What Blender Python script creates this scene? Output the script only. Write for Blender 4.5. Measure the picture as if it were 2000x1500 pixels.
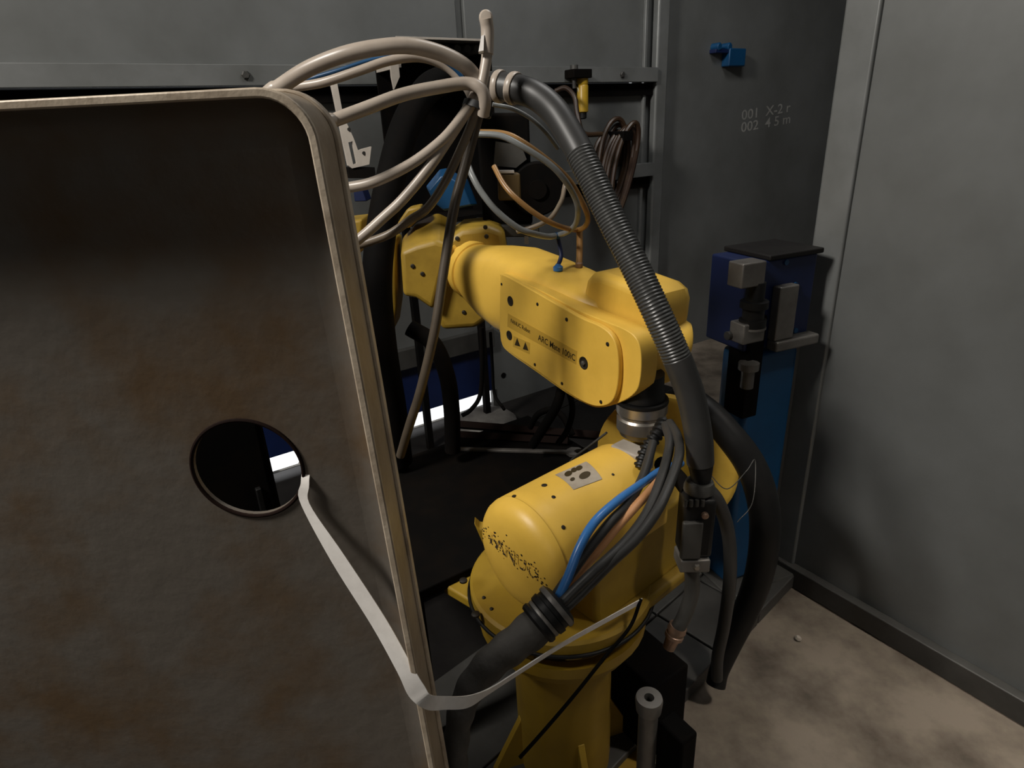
import bpy, bmesh, math, random
from math import sin, cos, pi, radians, sqrt
from mathutils import Vector, Matrix, noise

random.seed(7)
for o in list(bpy.data.objects):
    bpy.data.objects.remove(o)
S = bpy.context.scene
COL = S.collection

# ------------------------------------------------------------------ camera
F = 1200.0
TH, RO = radians(22.7), radians(3.0)
CAM = Vector((0, 0, 1.5))
FW = Vector((0, cos(TH), -sin(TH)))
_r0, _u0 = Vector((1, 0, 0)), Vector((0, sin(TH), cos(TH)))
RT = cos(RO) * _r0 - sin(RO) * _u0
UP = cos(RO) * _u0 + sin(RO) * _r0
cd = bpy.data.cameras.new('camera')
cd.sensor_width = 36.0
cd.lens = F / 2000 * 36.0
cd.clip_start = 0.02
co = bpy.data.objects.new('camera', cd)
co.matrix_world = Matrix.Translation(CAM) @ Matrix((RT, UP, -FW)).transposed().to_4x4()
COL.objects.link(co)
S.camera = co

# ------------------------------------------------------------------ world, lamps, exposure
W = bpy.data.worlds.new('world')
S.world = W
W.use_nodes = True
W.node_tree.nodes['Background'].inputs[0].default_value = (0.9, 0.95, 1.0, 1)
W.node_tree.nodes['Background'].inputs[1].default_value = 0.014
S.view_settings.view_transform = 'Standard'
S.view_settings.look = 'None'
S.view_settings.exposure = 0.0
S.view_settings.gamma = 1.0
S.view_settings.use_curve_mapping = False


def area(name, loc, target, size, power, col=(1, 1, 1), sy=None):
    l = bpy.data.lights.new(name, 'AREA')
    l.energy = power
    l.color = col
    l.size = size
    if sy:
        l.shape = 'RECTANGLE'
        l.size_y = sy
    o = bpy.data.objects.new(name, l)
    o.location = loc
    d = Vector(target) - Vector(loc)
    o.rotation_euler = d.to_track_quat('-Z', 'Y').to_euler()
    COL.objects.link(o)
    return o


area('hall_lamp', (-2.2, -0.1, 3.55), (0.1, 1.2, 0.9), 0.6, 128, (1.0, 0.95, 0.88))
area('cell_lamp', (0.9, 2.0, 3.6), (1.1, 2.9, 0.6), 0.9, 26, (1.0, 0.98, 0.95))
area('bay_lamp', (1.9, 0.5, 3.0), (1.5, 0.8, 0.0), 0.5, 44, (1.0, 0.92, 0.82)).data.spread = radians(58)
area('frontal_fill', (0.2, -2.6, 2.3), (-0.2, 0.8, 0.9), 1.4, 6, (1.0, 0.94, 0.86))  # added weak fill from behind the camera, no lamp of the hall
area('daylight_outside', (-2.0, 4.2, 3.0), (-1.3, 2.9, 0.0), 1.6, 260, (0.95, 0.97, 1.0))


def ray(x, y):
    return FW + (x - 1000) / F * RT - (y - 750) / F * UP


def P(x, y, d):
    return CAM + d * ray(x, y)


def onplane(x, y, p, n):
    d = ray(x, y)
    return CAM + d * ((Vector(p) - CAM).dot(n) / d.dot(n))


def onz(x, y, z):
    d = ray(x, y)
    return CAM + d * ((z - CAM.z) / d.z)


class Frame:
    def __init__(s, o, u, v, w):
        s.o, s.u, s.v, s.w = Vector(o), Vector(u).normalized(), Vector(v).normalized(), Vector(w).normalized()

    def __call__(s, a, b, c=0.0):
        return s.o + s.u * a + s.v * b + s.w * c

    def uv(s, x, y, c=0.0):
        p = onplane(x, y, s.o + s.w * c, s.w) - s.o
        return (p.dot(s.u), p.dot(s.v))


WORLD = Frame((0, 0, 0), (1, 0, 0), (0, 1, 0), (0, 0, 1))

# ------------------------------------------------------------------ materials
MATS = {}


def mat(name, col, rough=0.5, metal=0.0, col2=None, scale=8.0, lo=0.45, hi=0.65, bump=0.0, bscale=60.0, spec=0.5, detail=6.0, coat=0.0):
    m = bpy.data.materials.new(name)
    m.use_nodes = True
    nt = m.node_tree
    b = nt.nodes['Principled BSDF']
    b.inputs['Roughness'].default_value = rough
    b.inputs['Metallic'].default_value = metal
    b.inputs['Specular IOR Level'].default_value = spec
    if coat:
        b.inputs['Coat Weight'].default_value = coat
        b.inputs['Coat Roughness'].default_value = 0.25
    tc = nt.nodes.new('ShaderNodeTexCoord')
    if col2 is None:
        col2 = tuple(c * 0.8 for c in col)
    n = nt.nodes.new('ShaderNodeTexNoise')
    n.inputs['Scale'].default_value = scale
    n.inputs['Detail'].default_value = detail
    n.inputs['Roughness'].default_value = 0.6
    nt.links.new(tc.outputs['Object'], n.inputs['Vector'])
    r = nt.nodes.new('ShaderNodeValToRGB')
    r.color_ramp.elements[0].position = lo
    r.color_ramp.elements[1].position = hi
    r.color_ramp.elements[0].color = (*col, 1)
    r.color_ramp.elements[1].color = (*col2, 1)
    nt.links.new(n.outputs['Fac'], r.inputs['Fac'])
    nt.links.new(r.outputs['Color'], b.inputs['Base Color'])
    if bump:
        n2 = nt.nodes.new('ShaderNodeTexNoise')
        n2.inputs['Scale'].default_value = bscale
        n2.inputs['Detail'].default_value = 4
        nt.links.new(tc.outputs['Object'], n2.inputs['Vector'])
        bp = nt.nodes.new('ShaderNodeBump')
        bp.inputs['Strength'].default_value = bump
        bp.inputs['Distance'].default_value = 0.004
        nt.links.new(n2.outputs['Fac'], bp.inputs['Height'])
        nt.links.new(bp.outputs['Normal'], b.inputs['Normal'])
    MATS[name] = m
    return m


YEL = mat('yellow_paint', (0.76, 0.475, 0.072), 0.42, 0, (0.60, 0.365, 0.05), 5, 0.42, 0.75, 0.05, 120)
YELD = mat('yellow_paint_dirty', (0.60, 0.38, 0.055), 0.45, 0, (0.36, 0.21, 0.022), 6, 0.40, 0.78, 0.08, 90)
YELP = mat('yellow_paint_shade', (0.32, 0.20, 0.014), 0.55, 0, (0.20, 0.115, 0.009), 5, 0.4, 0.75, 0.08, 70)  # darker copy of the yellow: shade on pedestal and turret put into the colour
GREY = mat('galvanised_wall', (0.165, 0.172, 0.170), 0.45, 0.2, (0.115, 0.119, 0.114), 2.2, 0.35, 0.7, 0.03, 40)
GREYB = mat('galvanised_trim', (0.19, 0.197, 0.195), 0.42, 0.2, (0.135, 0.14, 0.135), 5, 0.35, 0.7)
BROWNST = mat('mill_scale_steel', (0.115, 0.10, 0.083), 0.5, 0.1, (0.10, 0.064, 0.034), 4.5, 0.44, 0.62, 0.35, 30, detail=10)
EDGE = mat('bare_steel_edge', (0.50, 0.42, 0.32), 0.5, 0.1, (0.30, 0.23, 0.16), 18, 0.4, 0.7, 0.2, 80)
LIPM = mat('worn_lip_steel', (0.34, 0.27, 0.19), 0.5, 0.1, (0.22, 0.165, 0.11), 9, 0.4, 0.68, 0.25, 60)
WHITE = mat('white_webbing', (0.80, 0.77, 0.73), 0.6, 0, (0.74, 0.71, 0.67), 60, 0.4, 0.6)
BEIGE = mat('beige_hose_rubber', (0.42, 0.36, 0.30), 0.36, 0, (0.34, 0.285, 0.235), 12, 0.4, 0.7)
BEIGED = mat('brown_hose_rubber', (0.19, 0.15, 0.105), 0.4, 0, (0.13, 0.10, 0.07), 12, 0.4, 0.7)
BLACK = mat('black_rubber', (0.005, 0.005, 0.005), 0.5, 0, (0.009, 0.0085, 0.008), 14, spec=0.3)
BROWNH = mat('dark_brown_hose', (0.085, 0.066, 0.046), 0.42, 0, (0.06, 0.046, 0.032), 12, 0.4, 0.7)
BLACKM = mat('black_matt', (0.0025, 0.0022, 0.002), 0.8, 0, (0.005, 0.0035, 0.0025), 10, spec=0.08)
CONDUIT = mat('dark_conduit', (0.027, 0.027, 0.026), 0.45, 0, (0.037, 0.035, 0.033), 9, 0.4, 0.7)
CORR = mat('corrugated_conduit_plastic', (0.05, 0.05, 0.048), 0.35, 0, (0.04, 0.04, 0.038), 9, 0.4, 0.7)
FABRIC = mat('charcoal_sleeve', (0.05, 0.046, 0.04), 0.75, 0, (0.075, 0.07, 0.062), 26, 0.45, 0.7, 0.3, 120)
STEEL = mat('brushed_steel', (0.42, 0.38, 0.33), 0.32, 0.85, (0.3, 0.28, 0.25), 14, 0.35, 0.7)
DULL = mat('dull_steel', (0.20, 0.19, 0.175), 0.45, 0.5, (0.12, 0.11, 0.10), 12, 0.35, 0.7, 0.15, 80)
DULLD = mat('dark_machined_steel', (0.08, 0.078, 0.072), 0.5, 0.3, (0.045, 0.043, 0.04), 6, 0.35, 0.7, 0.15, 60)
COPPER = mat('copper', (0.42, 0.27, 0.19), 0.4, 0.6, (0.25, 0.17, 0.12), 40, 0.35, 0.7)
ORANGE = mat('orange_brown_hose', (0.30, 0.16, 0.05), 0.35, 0, (0.23, 0.115, 0.035), 12)
COPHOSE = mat('copper_cable_jacket', (0.55, 0.27, 0.12), 0.35, 0, (0.46, 0.22, 0.09), 12)
GREYHOSE = mat('grey_hose', (0.20, 0.21, 0.205), 0.35, 0, (0.15, 0.155, 0.15), 12)
BLUEHOSE = mat('blue_hose', (0.045, 0.19, 0.50), 0.3, 0, (0.04, 0.16, 0.43), 12)
BLUE = mat('blue_paint', (0.004, 0.062, 0.165), 0.42, 0, (0.003, 0.04, 0.11), 4, 0.4, 0.7)
BLUED = mat('navy_panel', (0.003, 0.012, 0.065), 0.5, 0, (0.002, 0.008, 0.045), 4, 0.4, 0.7)
DARKRED = mat('dark_red_hose', (0.028, 0.014, 0.008), 0.4, 0, (0.04, 0.022, 0.01), 12)
RUST = mat('rusty_steel', (0.014, 0.007, 0.005), 0.75, 0, (0.008, 0.004, 0.003), 9, 0.35, 0.7, 0.3, 40, spec=0.08)
LIGHTG = mat('pale_bracket', (0.42, 0.38, 0.33), 0.5, 0, (0.35, 0.31, 0.27), 12)
PALEBLK = mat('pale_grey_block', (0.36, 0.32, 0.27), 0.5, 0, (0.27, 0.24, 0.2), 20, 0.35, 0.7)
WHITEF = mat('white_floor_outside', (0.85, 0.85, 0.83), 0.6)
CHALK = mat('chalk', (0.3, 0.3, 0.285), 0.9)
PRINT = mat('dark_print', (0.03, 0.02, 0.006), 0.5)
DECAL = mat('ochre_decal', (0.54, 0.33, 0.045), 0.45, 0, (0.50, 0.30, 0.04), 8)
STICK = mat('sticker_paper', (0.40, 0.35, 0.28), 0.5, 0, (0.30, 0.25, 0.19), 26, 0.35, 0.65)
DARKHOLE = mat('dark_hole', (0.012, 0.008, 0.003), 0.6)
FLOORM = mat('dusty_concrete', (0.20, 0.165, 0.128), 0.8, 0, (0.07, 0.054, 0.04), 4.5, 0.40, 0.66, 0.5, 18, detail=8)
OCHRE = mat('dull_ochre', (0.09, 0.055, 0.014), 0.6)
WORN = mat('worn_print', (0.05, 0.03, 0.018), 0.6, 0, (0.70, 0.43, 0.06), 70, 0.46, 0.50)
YELM = mat('yellow_paint_half_shade', (0.37, 0.235, 0.027), 0.5, 0, (0.21, 0.125, 0.013), 6, 0.4, 0.75, 0.08, 90)  # yellow dimmed to carry the shade on the elbow castings
DARKSHADE = mat('dark_steel_and_shade', (0.012, 0.011, 0.010), 0.6, 0, (0.006, 0.005, 0.005), 5, 0.4, 0.7, 0.2, 40, spec=0.2)  # dark lid steel; on the floor sheets its near-black stands in for shade


# ------------------------------------------------------------------ mesh builder
def catmull(pts, n=8):
    pts = [Vector(p) for p in pts]
    if len(pts) < 3:
        return [pts[0].lerp(pts[-1], i / n) for i in range(n + 1)]
    e = [pts[0] * 2 - pts[1]] + pts + [pts[-1] * 2 - pts[-2]]
    out = []
    for i in range(1, len(e) - 2):
        a, b, c, d = e[i - 1:i + 3]
        for k in range(n):
            t = k / n
            out.append(0.5 * (2 * b + (c - a) * t + (2 * a - 5 * b + 4 * c - d) * t * t + (3 * b - a - 3 * c + d) * t ** 3))
    out.append(pts[-1])
    return out


def resample(path, step):
    out = [path[0]]
    acc = 0.0
    for a, b in zip(path, path[1:]):
        L = (b - a).length
        if L < 1e-9:
            continue
        t = step - acc
        while t <= L:
            out.append(a.lerp(b, t / L))
            t += step
        acc = L - (t - step)
    if (out[-1] - path[-1]).length > step * 0.3:
        out.append(path[-1])
    return out


def perp(d):
    d = d.normalized()
    h = Vector((0, 0, 1)) if abs(d.z) < 0.9 else Vector((1, 0, 0))
    a = d.cross(h).normalized()
    return a, d.cross(a).normalized()


class MB:
    def __init__(s):
        s.v, s.f = [], []

    def add(s, vs, fs):
        b = len(s.v)
        s.v += [Vector(p) for p in vs]
        s.f += [tuple(i + b for i in f) for f in fs]
        return s

    def box(s, fr, a0, a1, b0, b1, c0, c1):
        vs = [fr(a, b, c) for c in (c0, c1) for b in (b0, b1) for a in (a0, a1)]
        return s.add(vs, [(0, 1, 3, 2), (4, 6, 7, 5), (0, 4, 5, 1), (2, 3, 7, 6), (0, 2, 6, 4), (1, 5, 7, 3)])

    def prism(s, fr, outl, c0, c1, outl2=None):
        n = len(outl)
        o2 = outl2 or outl
        vs = [fr(a, b, c0) for a, b in outl] + [fr(a, b, c1) for a, b in o2]
        fs = [tuple(range(n)), tuple(range(n, 2 * n))]
        fs += [(i, (i + 1) % n, n + (i + 1) % n, n + i) for i in range(n)]
        return s.add(vs, fs)

    def lathe(s, p, d, prof, seg=32, cap=True):
        p, d = Vector(p), Vector(d).normalized()
        a, b = perp(d)
        vs, fs = [], []
        for t, r in prof:
            for k in range(seg):
                an = 2 * pi * k / seg
                vs.append(p + d * t + (a * cos(an) + b * sin(an)) * max(r, 1e-5))
        for i in range(len(prof) - 1):
            for k in range(seg):
                fs.append((i * seg + k, i * seg + (k + 1) % seg, (i + 1) * seg + (k + 1) % seg, (i + 1) * seg + k))
        if cap:
            fs.append(tuple(range(seg)))
            m = (len(prof) - 1) * seg
            fs.append(tuple(range(m, m + seg)))
        return s.add(vs, fs)

    def cyl(s, p0, p1, r0, r1=None, seg=24):
        p0, p1 = Vector(p0), Vector(p1)
        return s.lathe(p0, p1 - p0, [(0, r0), ((p1 - p0).length, r0 if r1 is None else r1)], seg)

    def tube(s, path, r, seg=12, cap=True):
        path = [Vector(p) for p in path]
        n = len(path)
        if not callable(r):
            rr = r
            r = lambda i, t: rr
        d = (path[1] - path[0]).normalized()
        a, b = perp(d)
        vs, fs = [], []
        for i in range(n):
            d2 = (path[min(i + 1, n - 1)] - path[max(i - 1, 0)]).normalized()
            q = d.rotation_difference(d2)
            a = q @ a
            d = d2
            a = (a - d * a.dot(d)).normalized()
            b = d.cross(a)
            R = r(i, i / (n - 1))
            for k in range(seg):
                an = 2 * pi * k / seg
                vs.append(path[i] + (a * cos(an) + b * sin(an)) * R)
        for i in range(n - 1):
            for k in range(seg):
                fs.append((i * seg + k, i * seg + (k + 1) % seg, (i + 1) * seg + (k + 1) % seg, (i + 1) * seg + k))
        if cap:
            fs.append(tuple(range(seg)))
            fs.append(tuple(range((n - 1) * seg, n * seg)))
        return s.add(vs, fs)

    def ribbon(s, rows, th):
        # rows: (centre, across vector, normal); a flat band with thickness
        vs, fs = [], []
        for c, ac, nn in rows:
            vs += [c - ac + nn * th, c + ac + nn * th, c + ac - nn * th, c - ac - nn * th]
        for i in range(len(rows) - 1):
            for k in range(4):
                fs.append((i * 4 + k, i * 4 + (k + 1) % 4, i * 4 + 4 + (k + 1) % 4, i * 4 + 4 + k))
        m = (len(rows) - 1) * 4
        fs += [(0, 1, 2, 3), (m, m + 1, m + 2, m + 3)]
        return s.add(vs, fs)

    def build(s, name, material, parent=None, label=None, cat=None, group=None, kind=None, bevel=0, seg=3, angle=35, origin=None, limit=30):
        me = bpy.data.meshes.new(name)
        root = parent
        while root is not None and root.parent is not None:
            root = root.parent
        if root is not None:
            org = Vector(root.location)
        elif origin is not None:
            org = Vector(origin)
        else:
            lo = [min(p[k] for p in s.v) for k in range(3)]
            hi = [max(p[k] for p in s.v) for k in range(3)]
            org = Vector(((lo[0] + hi[0]) / 2, (lo[1] + hi[1]) / 2, lo[2]))
        me.from_pydata([p - org for p in s.v], [], s.f)
        bm = bmesh.new()
        bm.from_mesh(me)
        bmesh.ops.remove_doubles(bm, verts=bm.verts, dist=1e-6)
        bmesh.ops.recalc_face_normals(bm, faces=bm.faces)
        bm.to_mesh(me)
        bm.free()
        me.polygons.foreach_set('use_smooth', [True] * len(me.polygons))
        me.set_sharp_from_angle(angle=radians(angle))
        me.materials.append(material)
        o = bpy.data.objects.new(name, me)
        COL.objects.link(o)
        if parent is not None:
            o.parent = parent
        else:
            o.location = org
        if bevel:
            md = o.modifiers.new('bevel', 'BEVEL')
            md.width = bevel
            md.segments = seg
            md.limit_method = 'ANGLE'
            md.angle_limit = radians(limit)
            md.harden_normals = False
        tag(o, label, cat, group, kind)
        return o


def tag(o, label=None, cat=None, group=None, kind=None):
    if label:
        o['label'] = label
    if cat:
        o['category'] = cat
    if group:
        o['group'] = group
    if kind:
        o['kind'] = kind
    return o


def thing(name, loc, label=None, cat=None, group=None, kind=None):
    o = bpy.data.objects.new(name, None)
    o.location = loc
    o.empty_display_size = 0.05
    COL.objects.link(o)
    return tag(o, label, cat, group, kind)


_q = P(524, 880, 1.75)
CBF = Frame((_q.x, _q.y, 0.02), (0.83878, 0.54447, 0), (0, 0, 1), (0.54447, -0.83878, 0))   # black cabinet behind the pan


def hose(name, pts, r, material, parent=None, label=None, cat='hose', group=None, n=8, seg=12, tail=None):
    path = [P(*p) for p in pts]
    if tail is not None:
        # runs on behind the pan and drops onto the top of the cabinet
        e = CBF(-0.34 + 0.04 * tail, 0.945, -0.06 - 0.02 * (tail % 3))
        a = path[0]
        path = [e, e + Vector((0, -0.01, 0.12)), e.lerp(a, 0.55) + Vector((-0.03, 0, 0.09))] + path
    path = catmull(path, n)
    return MB().tube(path, r, seg).build(name, material, parent, label, cat if parent is None else None, group)


def text_mesh(body, size):
    cu = bpy.data.curves.new('t', 'FONT')
    cu.body = body
    cu.size = size
    cu.align_x = 'CENTER'
    cu.align_y = 'CENTER'
    cu.resolution_u = 3
    cu.offset = size * 0.012
    ob = bpy.data.objects.new('t', cu)
    COL.objects.link(ob)
    dg = bpy.context.evaluated_depsgraph_get()
    me = bpy.data.meshes.new_from_object(ob.evaluated_get(dg))
    vs = [v.co.copy() for v in me.vertices]
    fs = [tuple(p.vertices) for p in me.polygons]
    bpy.data.objects.remove(ob)
    bpy.data.meshes.remove(me)
    bpy.data.curves.remove(cu)
    return vs, fs


def flat_text(body, size, fr, a, b, c, th, ang=0.0, sx=1.0):
    vs, fs = text_mesh(body, size)
    ca, sa = cos(ang), sin(ang)
    pts = [(a + (v.x * ca * sx - v.y * sa), b + (v.x * sa * sx + v.y * ca)) for v in vs]
    n = len(pts)
    m = MB()
    m.add([fr(x, y, c) for x, y in pts], fs)
    return m


# ================================================================== SETTING
WA = CAM + (P(450, 150, 1) - CAM) * (0.06540287 * 3.48 / 0.09686006)
WD = Vector((0.83878, 0.54447, 0))
WN = Vector((0.54447, -0.83878, 0))
WO = Vector((WA.x, WA.y, 0))
WF = Frame(WO, WD, (0, 0, 1), WN)        # u along the wall, v up, w towards the viewer


def wu(x, y=150, c=0.0):
    return WF.uv(x, y, c)[0]


def wv(x, y, c=0.0):
    return WF.uv(x, y, c)[1]


# floor: dusty concrete with real unevenness
m = MB()
nx, ny = 90, 70
x0, x1, y0, y1 = -3.0, 4.2, -0.6, 5.0
vs = []
for j in range(ny + 1):
    for i in range(nx + 1):
        x, y = x0 + (x1 - x0) * i / nx, y0 + (y1 - y0) * j / ny
        vs.append(Vector((x, y, 0.004 * (noise.noise((x * 3, y * 3, 0)) - 0.6))))
fs = [(j * (nx + 1) + i, j * (nx + 1) + i + 1, (j + 1) * (nx + 1) + i + 1, (j + 1) * (nx + 1) + i) for j in range(ny) for i in range(nx)]
m.add(vs, fs)
m.build('floor', FLOORM, label='dusty brown concrete floor', kind='structure', angle=80)

# back wall of sheet-metal panels, rails and posts
wb = thing('wall_back', WO, 'grey sheet metal back wall of the welding cell', kind='structure')
uL, uR = -1.5, 5.2
uS = wu(899, 30)
uP = wu(1279, 200)
vR = wv(1150, 148)           # rail height
vR2 = wv(1250, 331)
uC = WF.uv(967, 760)[0]      # where the blue skirting ends
vB0 = wv(900, 781)           # underside of the blue skirting
vB1 = wv(900, 690)
TOP = 3.0
MB().box(WF, uL, uS - 0.02, vR + 0.03, TOP, -0.03, 0).build('wall_panel', GREY, wb, bevel=0.006)
MB().box(WF, uS + 0.02, uP - 0.10, vR + 0.03, TOP, -0.03, 0).build('wall_panel', GREY, wb, bevel=0.006)
MB().box(WF, uL, uS - 0.02, vB1 + 0.1, vR - 0.04, -0.03, 0).build('wall_panel', GREY, wb, bevel=0.006)
MB().box(WF, uS + 0.02, uP - 0.10, vR2 + 0.03, vR - 0.04, -0.03, 0).build('wall_panel', GREY, wb, bevel=0.006)
MB().box(WF, uC, uP - 0.10, -0.05, vR2 - 0.04, -0.03, 0).build('wall_panel', GREY, wb, bevel=0.006)
MB().box(WF, uS + 0.02, uC, vB1 + 0.1, vR2 - 0.04, -0.03, 0).build('wall_panel', GREY, wb, bevel=0.006)
MB().box(WF, uP + 0.05, uR, -0.05, TOP, -0.03, 0).build('wall_panel', GREY, wb, bevel=0.006)
MB().box(WF, uS - 0.03, uS + 0.03, vB1 + 0.1, TOP, -0.06, -0.025).build('seam_strip', GREYB, wb)
MB().box(WF, uP - 0.16, uP + 0.1, -0.05, TOP, -0.05, -0.028).build('seam_strip', GREY, wb)
MB().box(WF, uP - 0.045, uP + 0.045, -0.05, TOP, 0.0, 0.05).build('wall_post', GREYB, wb, bevel=0.012)
MB().box(WF, uP - 0.115, uP - 0.095, -0.05, TOP, 0.0, 0.022).build('wall_flange', GREYB, wb, bevel=0.004)
# rails are open channels: a web with two short legs
for v, ua in ((vR, uL), (vR2, uS + 0.3)):
    mm = MB().box(WF, ua, uP - 0.05, v - 0.036, v + 0.036, 0.055, 0.065)
    mm.box(WF, ua, uP - 0.05, v + 0.029, v + 0.036, 0.0, 0.056)
    mm.box(WF, ua, uP - 0.05, v - 0.036, v - 0.03, 0.03, 0.056)
    mm.build('wall_rail', GREYB, wb, bevel=0.002)
    MB().box(WF, ua, uP - 0.05, v - 0.10, v - 0.04, 0.0, 0.03).build('rail_shade_strip', BLACKM, wb)  # black strip standing in for the shadow under the rail
for x in (480, 1010, 1215):
    a = wu(x, 150, 0.065)
    MB().lathe(WF(a, vR, 0.064), WN, [(0, 0.016), (0.008, 0.016), (0.012, 0.012)], 6).build('bolt', DULLD, wb)
for x, y in ((983, 733), (1060, 700)):
    a, b = WF.uv(x, y)
    MB().lathe(WF(a, b, 0.0), WN, [(0, 0.016), (0.003, 0.016)], 14).build('plug', BLACKM, wb)
MB().box(WF, uL, uC, vB0, vB1, -0.03, 0.0).build('skirting_panel', BLUED, wb, 'navy blue skirting panel above the bright gap', bevel=0.004)
MB().box(WF, uL, uC, vB1, vB1 + 0.105, -0.03, 0.03).build('skirting_rail', DULLD, wb, bevel=0.004)
for k in range(5):
    a = uC - 0.42 - k * 0.22 if k else uC - 0.015
    MB().box(WF, a, a + 0.03, -0.02, vB0, -0.03, 0.0).build('skirting_foot', DULLD, wb, bevel=0.003)
MB().box(WF, uL, uC + 0.3, -0.02, 0.03, -2.6, -0.035).build('floor_outside', WHITEF, None, 'bright white floor seen through the gap', kind='structure')

# side wall at the right, square to the back wall
SO = onz(1531, 1090, 0.07)
SF = Frame((SO.x, SO.y, 0), WN, (0, 0, 1), -WD)
wr = thing('wall_right', SF(0, 0, 0), 'grey sheet metal side wall of the cell', kind='structure')
MB().box(SF, 0.035, 1.1, 0.07, TOP, -0.03, 0).build('wall_panel', GREY, wr, bevel=0.006)
MB().box(SF, 1.13, 2.4, 0.07, TOP, -0.03, 0).build('wall_panel', GREY, wr, bevel=0.006)
MB().box(SF, -0.05, 0.04, 0.07, TOP, -0.045, 0.012).build('wall_post', GREYB, wr, bevel=0.006)
MB().box(SF, 1.06, 1.17, 0.07, TOP, -0.045, 0.012).build('wall_post', GREYB, wr, bevel=0.006)
MB().box(SF, -0.1, 2.4, 0.0, 0.075, -0.06, 0.03).build('wall_sill', DULLD, wr, bevel=0.004)

# chalk writing on the back wall
a, b = WF.uv(1497, 218, 0.0)
flat_text('001  X-2 r', 0.085, WF, a, b, 0.0015, 0, radians(4), 1.45).build('chalk_writing', CHALK, wb)
a, b = WF.uv(1497, 241, 0.0)
flat_text('002  4 5 m', 0.085, WF, a, b, 0.0015, 0, radians(4), 1.45).build('chalk_writing', CHALK, wb)

# steel base frame on the floor
BD = Vector((0.75, 0.66, 0)).normalized()
BN = Vector((0.66, -0.75, 0)).normalized()
BO = onz(1300, 1415, 0.0)
BF = Frame(BO, BD, (0, 0, 1), BN)       # u along the edge, v up, w towards the open floor
bs = thing('steel_base_frame', BF(0.3, 0, -0.3), 'dark grey steel base frame of joined plates under the machines', 'base frame')
for (u0, u1) in ((-0.75, 0.27), (0.276, 0.50), (0.506, 0.98)):
    for (w0, w1) in ((-0.22, 0.0), (-0.52, -0.226), (-1.05, -0.526)):
        if w0 < -0.6 and u0 < 0.5:
            continue
        MB().box(BF, u0, u1, 0.0, 0.05 + random.uniform(-0.002, 0.002), w0, w1).build('base_plate', DULLD, bs, bevel=0.004)

for (u0, u1) in ((-2.7, -1.606), (-1.6, -0.756), (-0.75, 0.10), (0.106, 0.98), (0.986, 1.9)):
    for (w0, w1) in ((-0.52, 0.0), (-1.05, -0.526), (-1.55, -1.056), (-2.1, -1.556)):
        if u0 > -0.756 and w0 > -0.6:
            continue
        if u0 > 0.1 and w0 > -1.1:
            continue
        MB().box(BF, u0, u1, 0.0, 0.02, w0, w1).build('floor_shade_sheet', DARKSHADE, bs, bevel=0.003)  # sheets added so that the shaded floor comes out near black

# ================================================================== STEEL PAN (foreground left)
YF, YB = 0.55, 0.62
PF = Frame((0, YF, 0), (1, 0, 0), (0, 0, 1), (0, -1, 0))


def arc_pts(cx, cy, r, a0, a1, n):
    return [(cx + r * cos(a0 + (a1 - a0) * i / n), cy + r * sin(a0 + (a1 - a0) * i / n)) for i in range(n + 1)]


ex_top, ex_bot = PF.uv(613, 240)[0], PF.uv(838, 1450)[0]
z_top = PF.uv(500, 172)[1]
z_e0, z_e1 = PF.uv(613, 240)[1], PF.uv(838, 1450)[1]


def edge_x(z):
    return ex_bot + (ex_top - ex_bot) * (z - z_e1) / (z_e0 - z_e1)


RC = 0.044
pan_out = [(-1.35, z_top), ]
pan_out += [(edge_x(z_top - RC) - RC + RC * sin(t), z_top - RC + RC * cos(t)) for t in [i * pi / 20 for i in range(11)]]
pan_out += [(edge_x(z), z) for z in (1.3, 1.1, 0.9, 0.7, 0.5, 0.3, 0.1, 0.012)]
pan_out += [(-1.35, 0.012)]
st = thing('steel_pan', (-0.6, 0.6, 0.012), 'large dark brown steel pan standing upright with a round hole and pale rim', 'steel panel')
# face with a hole: ring of quads from hole circle to outline
hx, hz = PF.uv(488, 912, -(YB - YF))
hr = 0.0605


def inset(outl, d):
    n = len(outl)
    res = []
    for i in range(n):
        p, q, r_ = Vector(outl[i - 1]), Vector(outl[i]), Vector(outl[(i + 1) % n])
        e1, e2 = (q - p).normalized(), (r_ - q).normalized()
        n1, n2 = Vector((e1.y, -e1.x)), Vector((e2.y, -e2.x))
        bb = (n1 + n2).normalized()
        res.append(tuple(q + bb * d / max(0.3, bb.dot(n1))))
    return res


inn = inset(pan_out, 0.006)
bm = bmesh.new()
NH = 48
rim = [(hx + hr * cos(2 * pi * k / NH), hz + hr * sin(2 * pi * k / NH)) for k in range(NH)]
BW, BDp = 0.040, 0.055
flat = inset(pan_out, 0.0055 + BW)
ov = [bm.verts.new((p[0], YB, p[1])) for p in flat]
hv = [bm.verts.new((p[0], YB, p[1])) for p in rim]
es = [bm.edges.new((ov[i], ov[(i + 1) % len(ov)])) for i in range(len(ov))]
es += [bm.edges.new((hv[i], hv[(i + 1) % NH])) for i in range(NH)]
bmesh.ops.triangle_fill(bm, use_beauty=True, use_dissolve=False, edges=es)
bm.verts.index_update()
fv = [v.co.copy() for v in bm.verts]
ff = [tuple(v.index for v in f.verts) for f in bm.faces if ((f.calc_center_median().x - hx) ** 2 + (f.calc_center_median().z - hz) ** 2) > (hr * 0.8) ** 2]
bm.free()
m = MB()
nv = len(fv)
no = len(ov)
m.add(fv + [v - Vector((0, 0.006, 0)) for v in fv], ff + [tuple(i + nv for i in f) for f in ff]
      + [(no + k, no + (k + 1) % NH, nv + no + (k + 1) % NH, nv + no + k) for k in range(NH)]
      + [(k, (k + 1) % no, nv + (k + 1) % no, nv + k) for k in range(no)])
m.build('pan_face', BROWNST, st)
vs, fs = [], []
NB = 10
nb = len(pan_out)
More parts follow.
